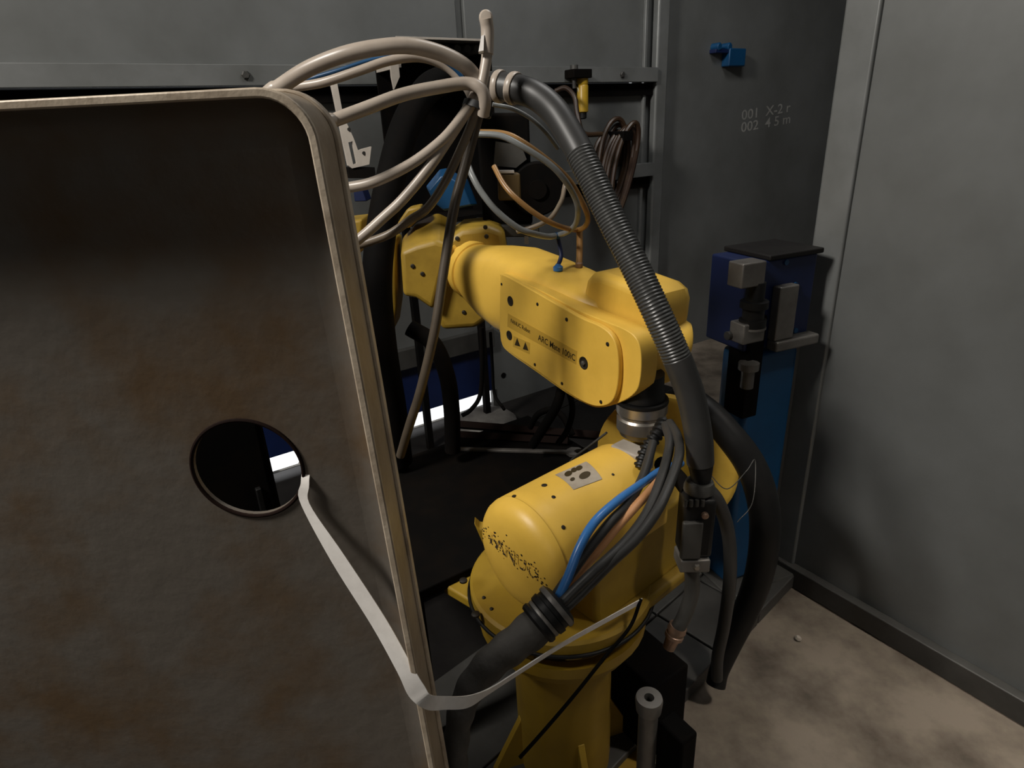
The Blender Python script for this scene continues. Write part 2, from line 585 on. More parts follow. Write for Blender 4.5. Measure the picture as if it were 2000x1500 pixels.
for k in range(NB + 1):
    a = (pi / 2) * k / NB
    lp_ = inset(pan_out, 0.0055 + BW * (1 - sin(a)))
    vs += [Vector((p[0], YB - 0.006 - (BDp - 0.006) * (1 - cos(a)), p[1])) for p in lp_]
for k in range(NB):
    for i_ in range(nb):
        fs.append((k * nb + i_, k * nb + (i_ + 1) % nb, (k + 1) * nb + (i_ + 1) % nb, (k + 1) * nb + i_))
MB().add(vs, fs).build('rolled_bend', BROWNST, st, angle=60)

# flame-cut rim of the hole
m = MB()
m.tube([Vector((hx + (hr + 0.002) * cos(2 * pi * k / 64), YB - 0.006, hz + (hr + 0.002) * sin(2 * pi * k / 64))) for k in range(65)], 0.0024, 8, False)
m.build('hole_rim', RUST, st)
# lip towards the viewer along top and right
no = len(pan_out)


def lip(outa, outb, c0, c1, i0, i1, name, material, bevel=0.0):
    vs, fs = [], []
    for i in range(i0, i1):
        vs += [PF(*outa[i], c0), PF(*outb[i], c0), PF(*outb[i], c1), PF(*outa[i], c1)]
    n = i1 - i0
    for i in range(n - 1):
        for k in range(4):
            fs.append((i * 4 + k, i * 4 + (k + 1) % 4, i * 4 + 4 + (k + 1) % 4, i * 4 + 4 + k))
    fs += [(0, 1, 2, 3), tuple((n - 1) * 4 + k for k in range(4))]
    return MB().add(vs, fs).build(name, material, st, bevel=bevel, seg=2)


dB = -(YB - YF)
lip(pan_out, inn, dB, -0.006, 0, no - 1, 'lip', LIPM)
lip(inset(pan_out, -0.0008), inset(pan_out, 0.007), -0.006, 0.0, 0, no - 1, 'lip_edge', EDGE, 0.0015)
lip(inset(pan_out, -0.003), inset(pan_out, 0.0015), dB - 0.003, dB + 0.012, 0, no - 1, 'rear_bead', EDGE, 0.002)

# white webbing strap through the hole, round the lip, off to the housing
sp = []
YH = YB - 0.012


def py(x, y, yy):
    return onplane(x, y, (0, yy, 0), Vector((0, 1, 0)))


key = [(py(588, 903, 0.640), (6, 0)), (py(597, 913, 0.622), (8, 0)), (py(596, 945, 0.609), (8, 3)), (py(597, 985, 0.605), (10, 3)), (py(660, 1090, 0.588), (12, -7)),
       (py(740, 1215, 0.568), (13, -8)), (py(790, 1305, 0.552), (13, -9)), (py(814, 1350, 0.546), (13, -13)), (py(836, 1371, 0.548), (3, -15)), (P(870, 1373, 0.80), (0, -13)),
       (P(915, 1370, 0.83), (2, -12)), (P(955, 1350, 0.87), (5, -8)), (P(1010, 1315, 0.93), (3, -6)), (P(1100, 1258, 1.03), (3, -6)), (P(1190, 1208, 1.13), (3, -6)), (P(1252, 1174, 1.23), (3, -6))]
cs = catmull([k[0] for k in key], 6)
ws = catmull([Vector((k[1][0], k[1][1], 0)) for k in key], 6)
rows = []
for i, (c, w) in enumerate(zip(cs, ws)):
    d = (cs[min(i + 1, len(cs) - 1)] - cs[max(i - 1, 0)]).normalized()
    Z = (c - CAM).dot(FW)
    ac = (RT * w.x - UP * w.y) * (-Z / F) * -1
    ac = (RT * w.x - UP * w.y) * (Z / F)
    ac = ac - d * ac.dot(d)
    nn = d.cross(ac).normalized()
    rows.append((c, ac, nn))
MB().ribbon(rows, 0.0009).build('strap', WHITE, None, 'white webbing strap from the round hole around the pale rim of the pan', 'strap', angle=60)

# ================================================================== ROBOT ARM (upper)
AU = Vector((0.53169, -0.83713, -0.12848)).normalized()
AN = Vector((AU.y, -AU.x, 0)).normalized()
if AN.y > 0:
    AN = -AN
AV = AN.cross(AU)
if AV.z < 0:
    AV = -AV
AF = Frame(P(1205, 715, 1.36), AU, AV, AN)
rb = thing('welding_robot', Vector((-0.55, 1.9, 0.0)), 'yellow robot arm with lettered side cover and boxy wrist', 'robot arm')


def tr(pts, c, fr=AF):
    return [fr.uv(x, y, c) for x, y in pts]


def rounded(outl, n=4):
    # smooth closed outline
    pts = [Vector((a, b, 0)) for a, b in outl]
    N = len(pts)
    out = []
    for i in range(N):
        a, b, c, d = pts[i - 1], pts[i], pts[(i + 1) % N], pts[(i + 2) % N]
        for k in range(n):
            t = k / n
            q = 0.5 * (2 * b + (c - a) * t + (2 * a - 5 * b + 4 * c - d) * t * t + (3 * b - a - 3 * c + d) * t ** 3)
            out.append((q.x, q.y))
    return out


cover_px = [(984, 537), (1050, 573), (1127, 617), (1172, 637), (1197, 660), (1207, 698), (1206, 750), (1195, 784), (1171, 794), (1141, 786), (1098, 760), (1042, 720), (996, 688), (981, 670), (977, 640), (977, 570), (979, 543)]
cov = rounded(tr(cover_px, 0.012), 4)
MB().prism(AF, cov, -0.002, 0.012).build('side_cover', YEL, rb, bevel=0.004, limit=50)
shell_px = [(982, 536), (1050, 564), (1127, 604), (1185, 628), (1225, 645), (1246, 665), (1253, 700), (1250, 745), (1240, 768), (1212, 786), (1171, 796), (1141, 787), (1098, 762), (1042, 722), (996, 690), (981, 672), (977, 640), (977, 570), (978, 543)]
shl = rounded(tr(shell_px, -0.004), 4)
MB().prism(AF, shl, -0.052, -0.0025).build('forearm_shell', YEL, rb, bevel=0.012, limit=50)
# main body of the forearm behind the shell
topv = AF.uv(984, 540, 0)[1]
botv = AF.uv(1141, 786, 0)[1]
lu = AF.uv(978, 600, 0)[0]
ru = 0.0
m = MB()
sec = []
secs = [(-0.86, -0.035, 0.070, 0.070, 0.95), (-0.81, -0.035, 0.086, 0.086, 0.95), (-0.74, -0.035, 0.100, 0.098, 0.85), (-0.66, -0.03, 0.114, 0.106, 0.7), (-0.56, -0.022, 0.124, 0.104, 0.55),
        (-0.46, -0.015, 0.120, 0.100, 0.5), (-0.32, 0.0, 0.106, 0.096, 0.5), (-0.22, 0.0, 0.104, 0.09, 0.5), (-0.15, 0.0, 0.098, 0.08, 0.5), (-0.11, 0.0, 0.06, 0.06, 0.6)]
wc = -0.118
K = 40
vs, fs = [], []
for a, vc, hh, hw, e in secs:
    for k in range(K):
        t = 2 * pi * k / K
        cx = abs(cos(t)) ** e * (1 if cos(t) > 0 else -1)
        sy = abs(sin(t)) ** e * (1 if sin(t) > 0 else -1)
        vs.append(AF(a, vc + sy * hh, wc + cx * hw))
for i in range(len(secs) - 1):
    for k in range(K):
        fs.append((i * K + k, i * K + (k + 1) % K, (i + 1) * K + (k + 1) % K, (i + 1) * K + k))
fs += [tuple(range(K)), tuple(range((len(secs) - 1) * K, len(secs) * K))]
m.add(vs, fs).build('forearm_body', YEL, rb, angle=60)
# collar between forearm and elbow casting
MB().lathe(AF(-0.80, -0.035, wc), -AU, [(0, 0.080), (0.004, 0.094), (0.03, 0.096), (0.036, 0.088), (0.05, 0.088), (0.054, 0.098), (0.09, 0.1), (0.10, 0.085), (0.16, 0.08)], 48).build('joint_collar', YEL, rb, angle=50)
# ribs where the casting meets the cover
MB().box(AF, -0.475, -0.455, -0.10, 0.07, -0.05, 0.004).build('cover_flange', YEL, rb, bevel=0.004)
# screws on the cover
for x, y, r in ((1050, 594, .0042), (1107, 624, .0048), (1187, 672, .0048), (1174, 785, .0045), (1098, 749, .0042), (1045, 712, .0042), (980, 555, .0035)):
    a, b = AF.uv(x, y, 0.012)
    MB().lathe(AF(a, b, 0.0115), AN, [(0, r), (0.002, r), (0.0025, r * .7)], 12).build('screw', DARKHOLE, rb)
for x, y, r in ((997, 588, .0135), (995, 655, .0135), (1140, 709, .0155)):
    a, b = AF.uv(x, y, 0.012)
    hole = MB().lathe(AF(a, b, 0.011), AN, [(0, r), (0.0022, r), (0.0018, r * .75), (0.0012, r * .7)], 20).build('access_hole', DARKHOLE, rb)
    if x > 1100:
        MB().lathe(AF(a, b, 0.012), AN, [(0, .006), (0.004, .006), (0.005, .004)], 6).build('hex_screw', STEEL, hole)
# lettering band
lb = tr([(992, 612), (1127, 686), (1125, 712), (991, 638)], 0.0125)
lo = MB().prism(AF, lb, 0.0118, 0.0126).build('name_strip', DECAL, rb)
u1, v1 = AF.uv(1033, 647, .013)
u2, v2 = AF.uv(1084, 676, .013)
ang = math.atan2(v2 - v1, u2 - u1)
c0 = AF.uv(1016, 637, .013)
c1 = AF.uv(1086, 679, .013)
flat_text('FANUC Robot', 0.0165, AF, c0[0], c0[1], 0.0131, 0, ang, 0.9).build('lettering', PRINT, lo)
flat_text('ARC Mate 100iC', 0.0235, AF, c1[0], c1[1], 0.0131, 0, ang, 0.92).build('lettering', PRINT, lo)
wl = tr([(1003, 656), (1035, 670), (1034, 692), (1002, 677)], 0.0125)
wdc = MB().prism(AF, wl, 0.0118, 0.0126).build('warning_decal', DECAL, rb)
for x, y in ((1010, 668), (1026, 676)):
    q = tr([(x - 5, y + 6), (x + 6, y + 9), (x, y - 8)], 0.013)
    MB().prism(AF, q, 0.0126, 0.013).build('warning_mark', PRINT, wdc)
q = tr([(1040, 509), (1060, 513), (1060, 517), (1040, 513)], -0.1)
# wrist housing
wo = [(-0.20, -0.05), (-0.205, 0.10), (-0.20, 0.128), (-0.182, 0.150), (-0.15, 0.160), (-0.09, 0.163), (-0.01, 0.165), (0.016, 0.156), (0.028, 0.135), (0.03, 0.1), (0.03, -0.05), (0.015, -0.088), (-0.14, -0.088)]
MB().prism(AF, wo, -0.185, -0.058).build('wrist_housing', YEL, rb, bevel=0.022, seg=5, limit=50)
MB().lathe(AF(0.02, 0.035, -0.155), AU * 0.6 - AN * 0.8, [(0, 0.046), (0.020, 0.046), (0.03, 0.04), (0.034, 0.028)], 36).build('wrist_cap', YEL, rb)
# flange pointing down
FT = P(1255, 752, 1.40)
FB = P(1240, 868, 1.40)
fd = Vector((0, 0, -1))
MB().lathe(FT + Vector((0, 0, 0.03)), fd, [(0, 0.048), (0.035, 0.048), (0.04, 0.051), (0.06, 0.051), (0.062, 0.046), (0.07, 0.046)], 40).build('wrist_flange', BLACK, rb)
# fittings on top of the arm
# elbow casting
EF = Frame(P(880, 530, 2.02), (1, 0, 0), (0, 0, 1), (0, -1, 0))


def tre(pts, c):
    return [EF.uv(x, y, c) for x, y in pts]


m = MB().prism(EF, tre([(868, 470), (900, 447), (955, 441), (985, 452), (992, 500), (980, 605), (930, 642), (862, 646), (848, 610), (858, 520)], 0.0), -0.24, 0.0)
m.build('elbow_casting', YELM, rb, bevel=0.02, seg=3)
m = MB().prism(EF, tre([(772, 480), (800, 447), (846, 424), (880, 440), (890, 480), (872, 560), (850, 618), (812, 590), (778, 584)], 0.0), -0.15, 0.05, tre([(782, 492), (812, 480), (850, 470), (872, 478), (872, 500), (858, 556), (846, 605), (812, 582), (788, 578)], 0.05))
m.build('motor_cover', YELM, rb, bevel=0.014, seg=3)
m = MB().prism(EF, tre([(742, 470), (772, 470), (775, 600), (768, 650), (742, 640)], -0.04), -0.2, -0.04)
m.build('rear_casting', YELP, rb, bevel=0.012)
m = MB().prism(EF, tre([(770, 445), (795, 408), (822, 402), (826, 420), (800, 446)], -0.06), -0.14, -0.06)
m.build('lifting_lug', YELM, rb, bevel=0.008)
m = MB().prism(EF, tre([(660, 434), (708, 428), (707, 462), (700, 500), (660, 506)], -0.05), -0.2, -0.05)
m.build('counter_casting', YELM, rb, bevel=0.01)
for x, y in ((806, 520), (825, 535), (893, 466), (905, 498), (906, 556), (906, 610), (950, 462), (948, 444)):
    c = 0.051 if x < 840 else 0.001
    a, b = EF.uv(x, y, c)
    MB().lathe(EF(a, b, c - 0.001), EF.w, [(0, .0075), (0.004, .0065), (0.005, .005)], 10).build('bolt', DARKHOLE, rb)
# lower link down to the base, behind the pan
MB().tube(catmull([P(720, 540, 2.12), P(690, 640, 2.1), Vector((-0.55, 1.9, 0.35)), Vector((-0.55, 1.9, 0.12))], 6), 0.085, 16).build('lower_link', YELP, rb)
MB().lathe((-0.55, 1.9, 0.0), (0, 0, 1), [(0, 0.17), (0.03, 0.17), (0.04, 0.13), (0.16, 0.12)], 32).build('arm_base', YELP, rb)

# blue and copper fittings standing on the forearm
FP1 = onplane(1090, 530, AF(0, 0.104, 0), AV)
FP2 = onplane(1131, 523, AF(0, 0.104, 0), AV)
Z1, Z2 = (FP1 - CAM).dot(FW), (FP2 - CAM).dot(FW)
ft = thing('air_fitting', FP1, 'blue push-in air fitting on top of the yellow forearm', 'fitting')
pb = FP1
MB().lathe(pb, (0, 0, 1), [(0, .009), (.003, .013), (.012, .013), (.016, .008), (.02, .005)], 16).build('collar', BLUEHOSE, ft)
MB().tube(catmull([pb + Vector((0, 0, .015)), P(1096, 500, Z1), P(1092, 475, Z1), P(1088, 460, Z1)], 6), 0.0055, 10).build('stem', BLUED, ft)
MB().lathe(P(1088, 466, Z1), (0, 0, 1), [(0, .007), (.004, .01), (.012, .01), (.016, .006)], 12).build('plug', BLUE, ft)
ft = thing('hose_fitting', FP2, 'copper coloured hose fitting on top of the yellow forearm', 'fitting')
pb = FP2
MB().lathe(pb, (0, 0, 1), [(-.002, .007), (.002, .010), (.012, .010), (.016, .007)], 14).build('collar', COPPER, ft)
MB().tube(catmull([pb + Vector((0, 0, .012)), P(1132, 490, Z2), P(1132, 450, Z2)], 6), 0.0085, 10).build('stem', ORANGE, ft)

# ================================================================== TOOL BELOW THE WRIST
tl = thing('tool_clutch', FB, 'ringed steel tool clutch under the black wrist flange', 'tool clutch')
p0 = FT + Vector((0, 0, -0.036))
MB().lathe(p0, fd, [(0, 0.053), (0.004, 0.059), (0.026, 0.059), (0.031, 0.053), (0.037, 0.053), (0.042, 0.057), (0.07, 0.057), (0.077, 0.052), (0.084, 0.05), (0.09, 0.042)], 44).build('clutch_body', STEEL, tl)
MB().lathe(p0 + fd * -0.004, fd, [(0, 0.0595), (0.005, 0.0605), (0.008, 0.0595)], 44).build('clutch_groove', BLACK, tl)
ax = Vector((0.77, 0.638, 0)).normalized()
CF = Frame(P(1236, 893, 1.335), ax, (0, 0, 1), Vector((0.638, -0.77, 0)))
MB().box(CF, -0.022, 0.022, -0.02, 0.022, -0.045, 0.04).build('mount_block', PALEBLK, tl, bevel=0.004)

# torch: bracket, body, neck, nozzle
to = thing('welding_torch', P(1310, 1280, 1.25), 'black welding torch with copper nozzle hanging beneath the thick conduit', 'welding torch')
MB().tube(catmull([P(1290, 905, 1.33), P(1318, 925, 1.28), P(1345, 960, 1.22)], 5), 0.016, 12).build('bracket_arm', BLACKM, to)
TD = (P(1352, 1090, 1.26) - P(1366, 945, 1.20)).normalized()
TF = Frame(P(1366, 950, 1.20), RT - TD * RT.dot(TD), -TD, FW - TD * FW.dot(TD))
MB().lathe(TF(0, 0, 0), TD, [(-0.012, 0.026), (0.0, 0.03), (0.008, 0.03), (0.012, 0.022), (0.02, 0.022)], 24).build('clamp_ring', DULLD, to)
MB().box(TF, -0.032, 0.03, -0.15, -0.015, -0.028, 0.03).build('torch_body', BLACK, to, bevel=0.01)
MB().box(TF, -0.036, 0.004, -0.145, -0.06, -0.036, -0.024).build('body_plate', DULLD, to, bevel=0.004)
tcl = MB().box(TF, -0.034, 0.026, -0.178, -0.148, -0.034, 0.02).build('torch_clamp', DULL, to, bevel=0.004)
MB().lathe(TF(-0.002, -0.163, -0.033), -TF.w, [(0, .008), (.004, .008), (.006, .005)], 6).build('clamp_bolt', STEEL, tcl)
MB().lathe(TF(0.005, -0.045, -0.03), -TF.w, [(0, .007), (.006, .007), (.008, .004)], 10).build('gas_port', COPPER, to)
for k in range(4):
    MB().lathe(TF(-0.034 + k * .011, -0.012, -0.03), TD, [(0, .004), (.014, .004)], 8).build('terminal', DULLD, to)
npth = catmull([TF(-0.004, -0.17, 0), P(1352, 1150, 1.29), P(1338, 1200, 1.31), P(1320, 1232, 1.32)], 8)
MB().tube(npth, 0.0155, 16).build('torch_neck', DULLD, to)
nd = (P(1303, 1272, 1.34) - P(1325, 1222, 1.32)).normalized()
MB().lathe(P(1325, 1222, 1.32), nd, [(0, .019), (.012, .0205), (.014, .017), (.02, .017), (.022, .020), (.03, .020), (.034, .015), (.06, .013), (.062, .009)], 24).build('nozzle', COPPER, to)

# spring-guarded control cable beside the clutch
spg = []
base = catmull([P(1298, 822, 1.31), P(1285, 845, 1.29), P(1262, 880, 1.28), P(1250, 915, 1.27)], 10)
base = resample(base, 0.002)
MB().tube(base, lambda i, t: 0.011 + 0.004 * (1 if (i // 3) % 2 else 0), 12).build('spring_guard', BLACK, None, 'black coil-guarded cable beside the ringed steel clutch', 'cable')

# ================================================================== THICK CONDUIT
cdt = thing('torch_conduit', P(1370, 940, 1.2), 'thick dark conduit arching over the yellow arm, ribbed in the middle', 'conduit')
cp = [(930, 168, 1.24), (960, 168, 1.22), (1000, 172, 1.20), (1045, 186, 1.18), (1085, 220, 1.17), (1120, 275, 1.16), (1150, 335, 1.15), (1195, 430, 1.14), (1240, 520, 1.13), (1280, 605, 1.12), (1318, 690, 1.13), (1348, 770, 1.15), (1364, 850, 1.17), (1368, 905, 1.19)]
full = resample(catmull([P(*p) for p in cp], 16), 0.0016)


def nearest(x, y):
    best, bi = 1e9, 0
    for i, p in enumerate(full):
        q = p - CAM
        z = q.dot(FW)
        dx = 1000 + F * q.dot(RT) / z - x
        dy = 750 - F * q.dot(UP) / z - y
        if dx * dx + dy * dy < best:
            best, bi = dx * dx + dy * dy, i
    return bi


i1, i2 = nearest(1128, 300), nearest(1322, 700)
MB().tube(full[:i1 + 2], 0.0265, 20).build('sleeve', CONDUIT, cdt)
MB().tube(full[i1:i2 + 1], lambda i, t: 0.0264 + 0.001 * sin(i * 2 * pi / 4.0 + 0.4), 20).build('ribbed_section', CORR, cdt)
lw = full[i2:]
MB().tube(lw, lambda i, t: 0.0272 * (1 - 0.05 * t), 20).build('sleeve', CONDUIT, cdt)
MB().tube(catmull([P(1368, 903, 1.19), P(1369, 925, 1.195), P(1368, 948, 1.2)], 5), lambda i, t: 0.025 - 0.008 * t, 20).build('end_boot', BLACK, cdt)
for x in (975, 1003):
    i = nearest(x, 171)
    d = (full[i + 1] - full[i - 1]).normalized()
    MB().lathe(full[i] - d * .006, d, [(0, .0265), (0, .029), (.004, .0305), (.010, .0305), (.013, .029), (.013, .0265)], 28, False).build('hose_band', BEIGE, cdt)

# ================================================================== BEIGE HOSES AND BUNDLE
G = 'pale hoses in the tied bundle'
hose('beige_hose', [(505, 200, 1.12), (546, 170, 1.10), (603, 134, 1.07), (674, 106, 1.05), (745, 92, 1.05), (802, 90, 1.06), (858, 103, 1.08), (901, 124, 1.10), (926, 148, 1.12), (938, 180, 1.13)], 0.0132, BEIGE, None, 'thick beige hose making the topmost arch over the pan corner', group=G, tail=0)
hose('beige_hose', [(510, 204, 1.16), (560, 175, 1.14), (631, 161, 1.12), (702, 138, 1.11), (759, 119, 1.11), (816, 112, 1.12), (858, 123, 1.13), (887, 143, 1.14), (912, 172, 1.15), (925, 200, 1.15)], 0.0082, BEIGE, None, 'thin beige hose arching just beneath the topmost one', group=G, tail=1)
hose('blue_air_tube', [(520, 195, 1.14), (590, 160, 1.13), (660, 138, 1.12), (730, 116, 1.12), (790, 105, 1.12), (850, 112, 1.12), (885, 132, 1.13), (908, 158, 1.14), (926, 190, 1.15)], 0.0038, BLUE, None, 'slim blue tube between the two topmost beige hoses', tail=2)
hose('beige_hose', [(615, 256, 1.04), (651, 236, 1.04), (716, 211, 1.05), (787, 185, 1.07), (858, 170, 1.09), (910, 163, 1.10), (937, 172, 1.10), (947, 196, 1.11), (944, 225, 1.13)], 0.0112, BEIGE, None, 'beige hose bowing from the rim below the arches to the bundle tie', group=G, tail=3)
hose('beige_hose', [(620, 374, 1.12), (674, 367, 1.12), (731, 355, 1.11), (801, 321, 1.11), (858, 279, 1.11), (892, 242, 1.12), (920, 200, 1.13), (935, 165, 1.14)], 0.0096, BEIGE, None, 'beige hose sagging to the rim at the height of the blue cover', group=G, tail=4)
hose('beige_hose', [(650, 495, 1.16), (697, 470, 1.15), (750, 424, 1.14), (787, 389, 1.13), (836, 330, 1.12), (875, 273, 1.12), (909, 222, 1.13), (930, 190, 1.14)], 0.0096, BEIGE, None, 'beige hose running steeply down to the rim, upper of the lowest pair', group=G, tail=5)
hose('beige_hose', [(650, 492, 1.22), (697, 480, 1.2), (759, 458, 1.18), (802, 429, 1.17), (836, 405, 1.16), (872, 350, 1.15), (909, 271, 1.15), (932, 212, 1.15)], 0.0082, BEIGED, None, 'brownish hose reaching the rim lowest of all the bundle', group=G, tail=6)
hose('brown_hose', [(948, 150, 1.15), (940, 200, 1.15), (915, 300, 1.18), (888, 400, 1.2), (868, 520, 1.22), (850, 640, 1.24), (822, 760, 1.28), (800, 830, 1.32), (782, 890, 1.38)], 0.0098, BROWNH, None, 'long straight brown hose hanging from the bundle past the yellow elbow')
hose('thin_cable', [(925, 210, 1.17), (905, 290, 1.18), (880, 345, 1.19), (850, 385, 1.2), (800, 430, 1.22)], 0.0035, GREYHOSE, None, 'thin grey cable dropping inside the beige hose fan', 'cable')
ho = thing('hose_stub', P(940, 180, 1.12), 'pale upright hose stub with round capped tip above the bundle', 'hose')
MB().tube(catmull([P(938, 178, 1.12), P(946, 140, 1.115), P(951, 105, 1.11), P(951, 60, 1.10), P(948, 38, 1.095)], 6), 0.0098, 14).build('stub', BEIGE, ho)
MB().tube(catmull([P(951, 106, 1.11), P(952, 60, 1.10), P(949, 36, 1.09)], 6), lambda i, t: 0.0118, 16).build('sleeve', BEIGE, ho)
MB().lathe(P(949, 33, 1.088), -ray(949, 33) + UP * 0.35, [(-.012, .0122), (0.0, .0122), (.004, .009), (.0045, .006)], 20).build('tip', BEIGE, ho)
MB().prism(Frame(P(938, 90, 1.095), RT, UP, -FW), [(-.003, -.012), (.006, -.010), (.007, .018), (.002, .016)], -.004, .004).build('tape_flag', WHITE, ho)
m = MB()
m.lathe(P(933, 212, 1.14), (P(915, 260, 1.15) - P(940, 190, 1.14)), [(-.006, .026), (-.006, .029), (.006, .029), (.006, .026)], 24, False)
m.build('cable_tie', BLACK, None, 'black tie cinched around the hose bundle', 'cable tie')

# loops of smaller hose above the arm
hose('grey_hose', [(925, 262, 1.34), (936, 262, 1.33), (980, 266, 1.32), (1020, 286, 1.32), (1070, 318, 1.34), (1100, 348, 1.36), (1122, 384, 1.4), (1129, 412, 1.43), (1124, 438, 1.5), (1108, 453, 1.55), (1090, 459, Z1)], 0.0068, GREYHOSE, None, 'grey hose looping from the bundle to the blue air fitting')
hose('orange_hose', [(930, 258, 1.36), (984, 261, 1.35), (1020, 277, 1.35), (1070, 313, 1.37), (1110, 350, 1.4), (1136, 393, 1.43), (1148, 424, 1.46), (1143, 442, 1.52), (1128, 449, Z2), (1110, 447, 1.52), (1080, 437, 1.45), (1044, 416, 1.43), (1008, 387, 1.42), (984, 360, 1.43), (965, 325, 1.45)], 0.0064, ORANGE, None, 'orange-brown hose curled in a loop above the forearm')
hose('grey_hose', [(915, 325, 1.45), (923, 345, 1.44), (940, 375, 1.44), (970, 412, 1.45), (1010, 444, 1.47), (1040, 456, 1.49), (1070, 462, 1.55), (1086, 460, Z1)], 0.0075, GREYHOSE, None, 'grey hose swagging low from the blue cover to the air fitting')
hose('thin_cable', [(962, 204, 1.3), (1000, 212, 1.31), (1036, 231, 1.32), (1066, 258, 1.33), (1090, 290, 1.36)], 0.0045, GREYHOSE, None, 'thin grey cable slipping beneath the thick conduit', 'cable')
hose('thin_hose', [(1105, 355, 1.6), (1102, 368, 1.58), (1096, 393, 1.57), (1074, 427, 1.56), (1040, 444, 1.56), (1010, 452, 1.58)], 0.006, BEIGED, None, 'thin brown hose inside the orange loop')

# ================================================================== BACKGROUND RACK
RF = Frame(P(765, 330, 2.4), WD, (0, 0, 1), WN)
rk = thing('equipment_rack', (P(850, 300, 2.5).x, P(850, 300, 2.5).y, 0), 'black open equipment rack with pale edges behind the hose bundle', 'rack')


def trf(pts, c, fr=None):
    fr = fr or RF
    return [fr.uv(x, y, c) for x, y in pts]


# back panel, top, right side
ra, rbv = RF.uv(772, 74, 0)
rc, _ = RF.uv(958, 76, 0)
rz = RF.uv(860, 75, 0)[1]
rb0 = RF.uv(850, 430, 0)[1]
MB().box(RF, ra, rc, rb0, rz, -0.22, -0.21).build('back_panel', BLACKM, rk)
MB().box(RF, ra, rc, rz - 0.012, rz, -0.21, 0.0).build('top_panel', DULLD, rk, bevel=0.002)
MB().box(RF, rc - 0.012, rc, rb0, rz - 0.014, -0.21, 0.0).build('side_panel', BLACKM, rk)
MB().box(RF, ra, ra + 0.012, rz - 0.10, rz - 0.014, -0.21, 0.0).build('side_panel', LIGHTG, rk)
MB().box(RF, ra, rc, rb0 - 0.02, rb0, -0.21, 0.0).build('bottom_panel', BLACKM, rk)
MB().box(RF, ra, rc, rz - 0.006, rz + 0.002, 0.0, 0.008).build('top_trim', LIGHTG, rk, bevel=0.001)
for a in (ra + 0.02, rc - 0.05):
    MB().box(RF, a, a + 0.03, -RF.o.z, rb0 - 0.02, -0.19, -0.16).build('leg', BLACKM, rk)
for x in (873, 894, 914, 932):
    a, b = RF.uv(x, 95, -0.03)
    MB().lathe(RF(a, b, -0.2), WN, [(0, .02), (.16, .02), (.17, .015)], 18).build('knob', DULLD, rk)
MB().box(RF, ra + 0.1, rc - 0.14, rz - 0.06, rz - 0.02, -0.2, -0.05).build('terminal_strip', BLACK, rk, bevel=0.003)
MB().prism(RF, trf([(762, 124), (777, 120), (780, 150), (769, 175), (764, 150)], 0.01), 0.004, 0.014).build('hanger_tab', LIGHTG, rk)
# pale brackets left of the rack
br = thing('slotted_bracket', P(695, 330, 1.75), 'pale slotted steel bracket beside the pan rim', 'bracket')
B2 = Frame(P(690, 280, 1.72), RT, (0, 0, 1), WN)
MB().prism(B2, [B2.uv(x, y) for x, y in ((646, 160), (660, 157), (672, 240), (660, 243))], -0.006, 0.006).build('upright', LIGHTG, br, bevel=0.001)
outer = [(661, 248), (677, 242), (690, 270), (698, 293), (728, 284), (721, 319), (682, 330), (674, 325)]
slot = [(677, 279), (687, 276), (694, 319), (685, 322)]
m = MB()
o_ = [B2.uv(*p) for p in outer]
s_ = [B2.uv(*p) for p in slot]
bm = bmesh.new()
ov = [bm.verts.new((p[0], p[1], 0)) for p in o_]
sv = [bm.verts.new((p[0], p[1], 0)) for p in s_]
es = [bm.edges.new((ov[i], ov[(i + 1) % 8])) for i in range(8)] + [bm.edges.new((sv[i], sv[(i + 1) % 4])) for i in range(4)]
bmesh.ops.triangle_fill(bm, use_beauty=True, edges=es)
bm.verts.index_update()
cx, cy = sum(p[0] for p in s_) / 4, sum(p[1] for p in s_) / 4
tri = [tuple(v.index for v in f.verts) for f in bm.faces if not all(v.index >= 8 for v in f.verts)]
pv = [v.co.copy() for v in bm.verts]
bm.free()
n = len(pv)
m.add([B2(p.x, p.y, -.006) for p in pv] + [B2(p.x, p.y, .006) for p in pv], tri + [tuple(i + n for i in t) for t in tri]
      + [(k, (k + 1) % 8, n + (k + 1) % 8, n + k) for k in range(8)] + [(8 + k, 8 + (k + 1) % 4, n + 8 + (k + 1) % 4, n + 8 + k) for k in range(4)])
m.build('angle_plate', LIGHTG, br)
for x, y in ((679, 253), (709, 298)):
    a, b = B2.uv(x, y, .006)
    MB().lathe(B2(a, b, .006), WN, [(0, .005), (.003, .005)], 10).build('screw', DULLD, br)
MB().box(B2, B2.uv(676, 335)[0], B2.uv(735, 335)[0], B2.uv(680, 350)[1], B2.uv(680, 328)[1], -0.05, 0.0).build('foot_block', BLACKM, br)

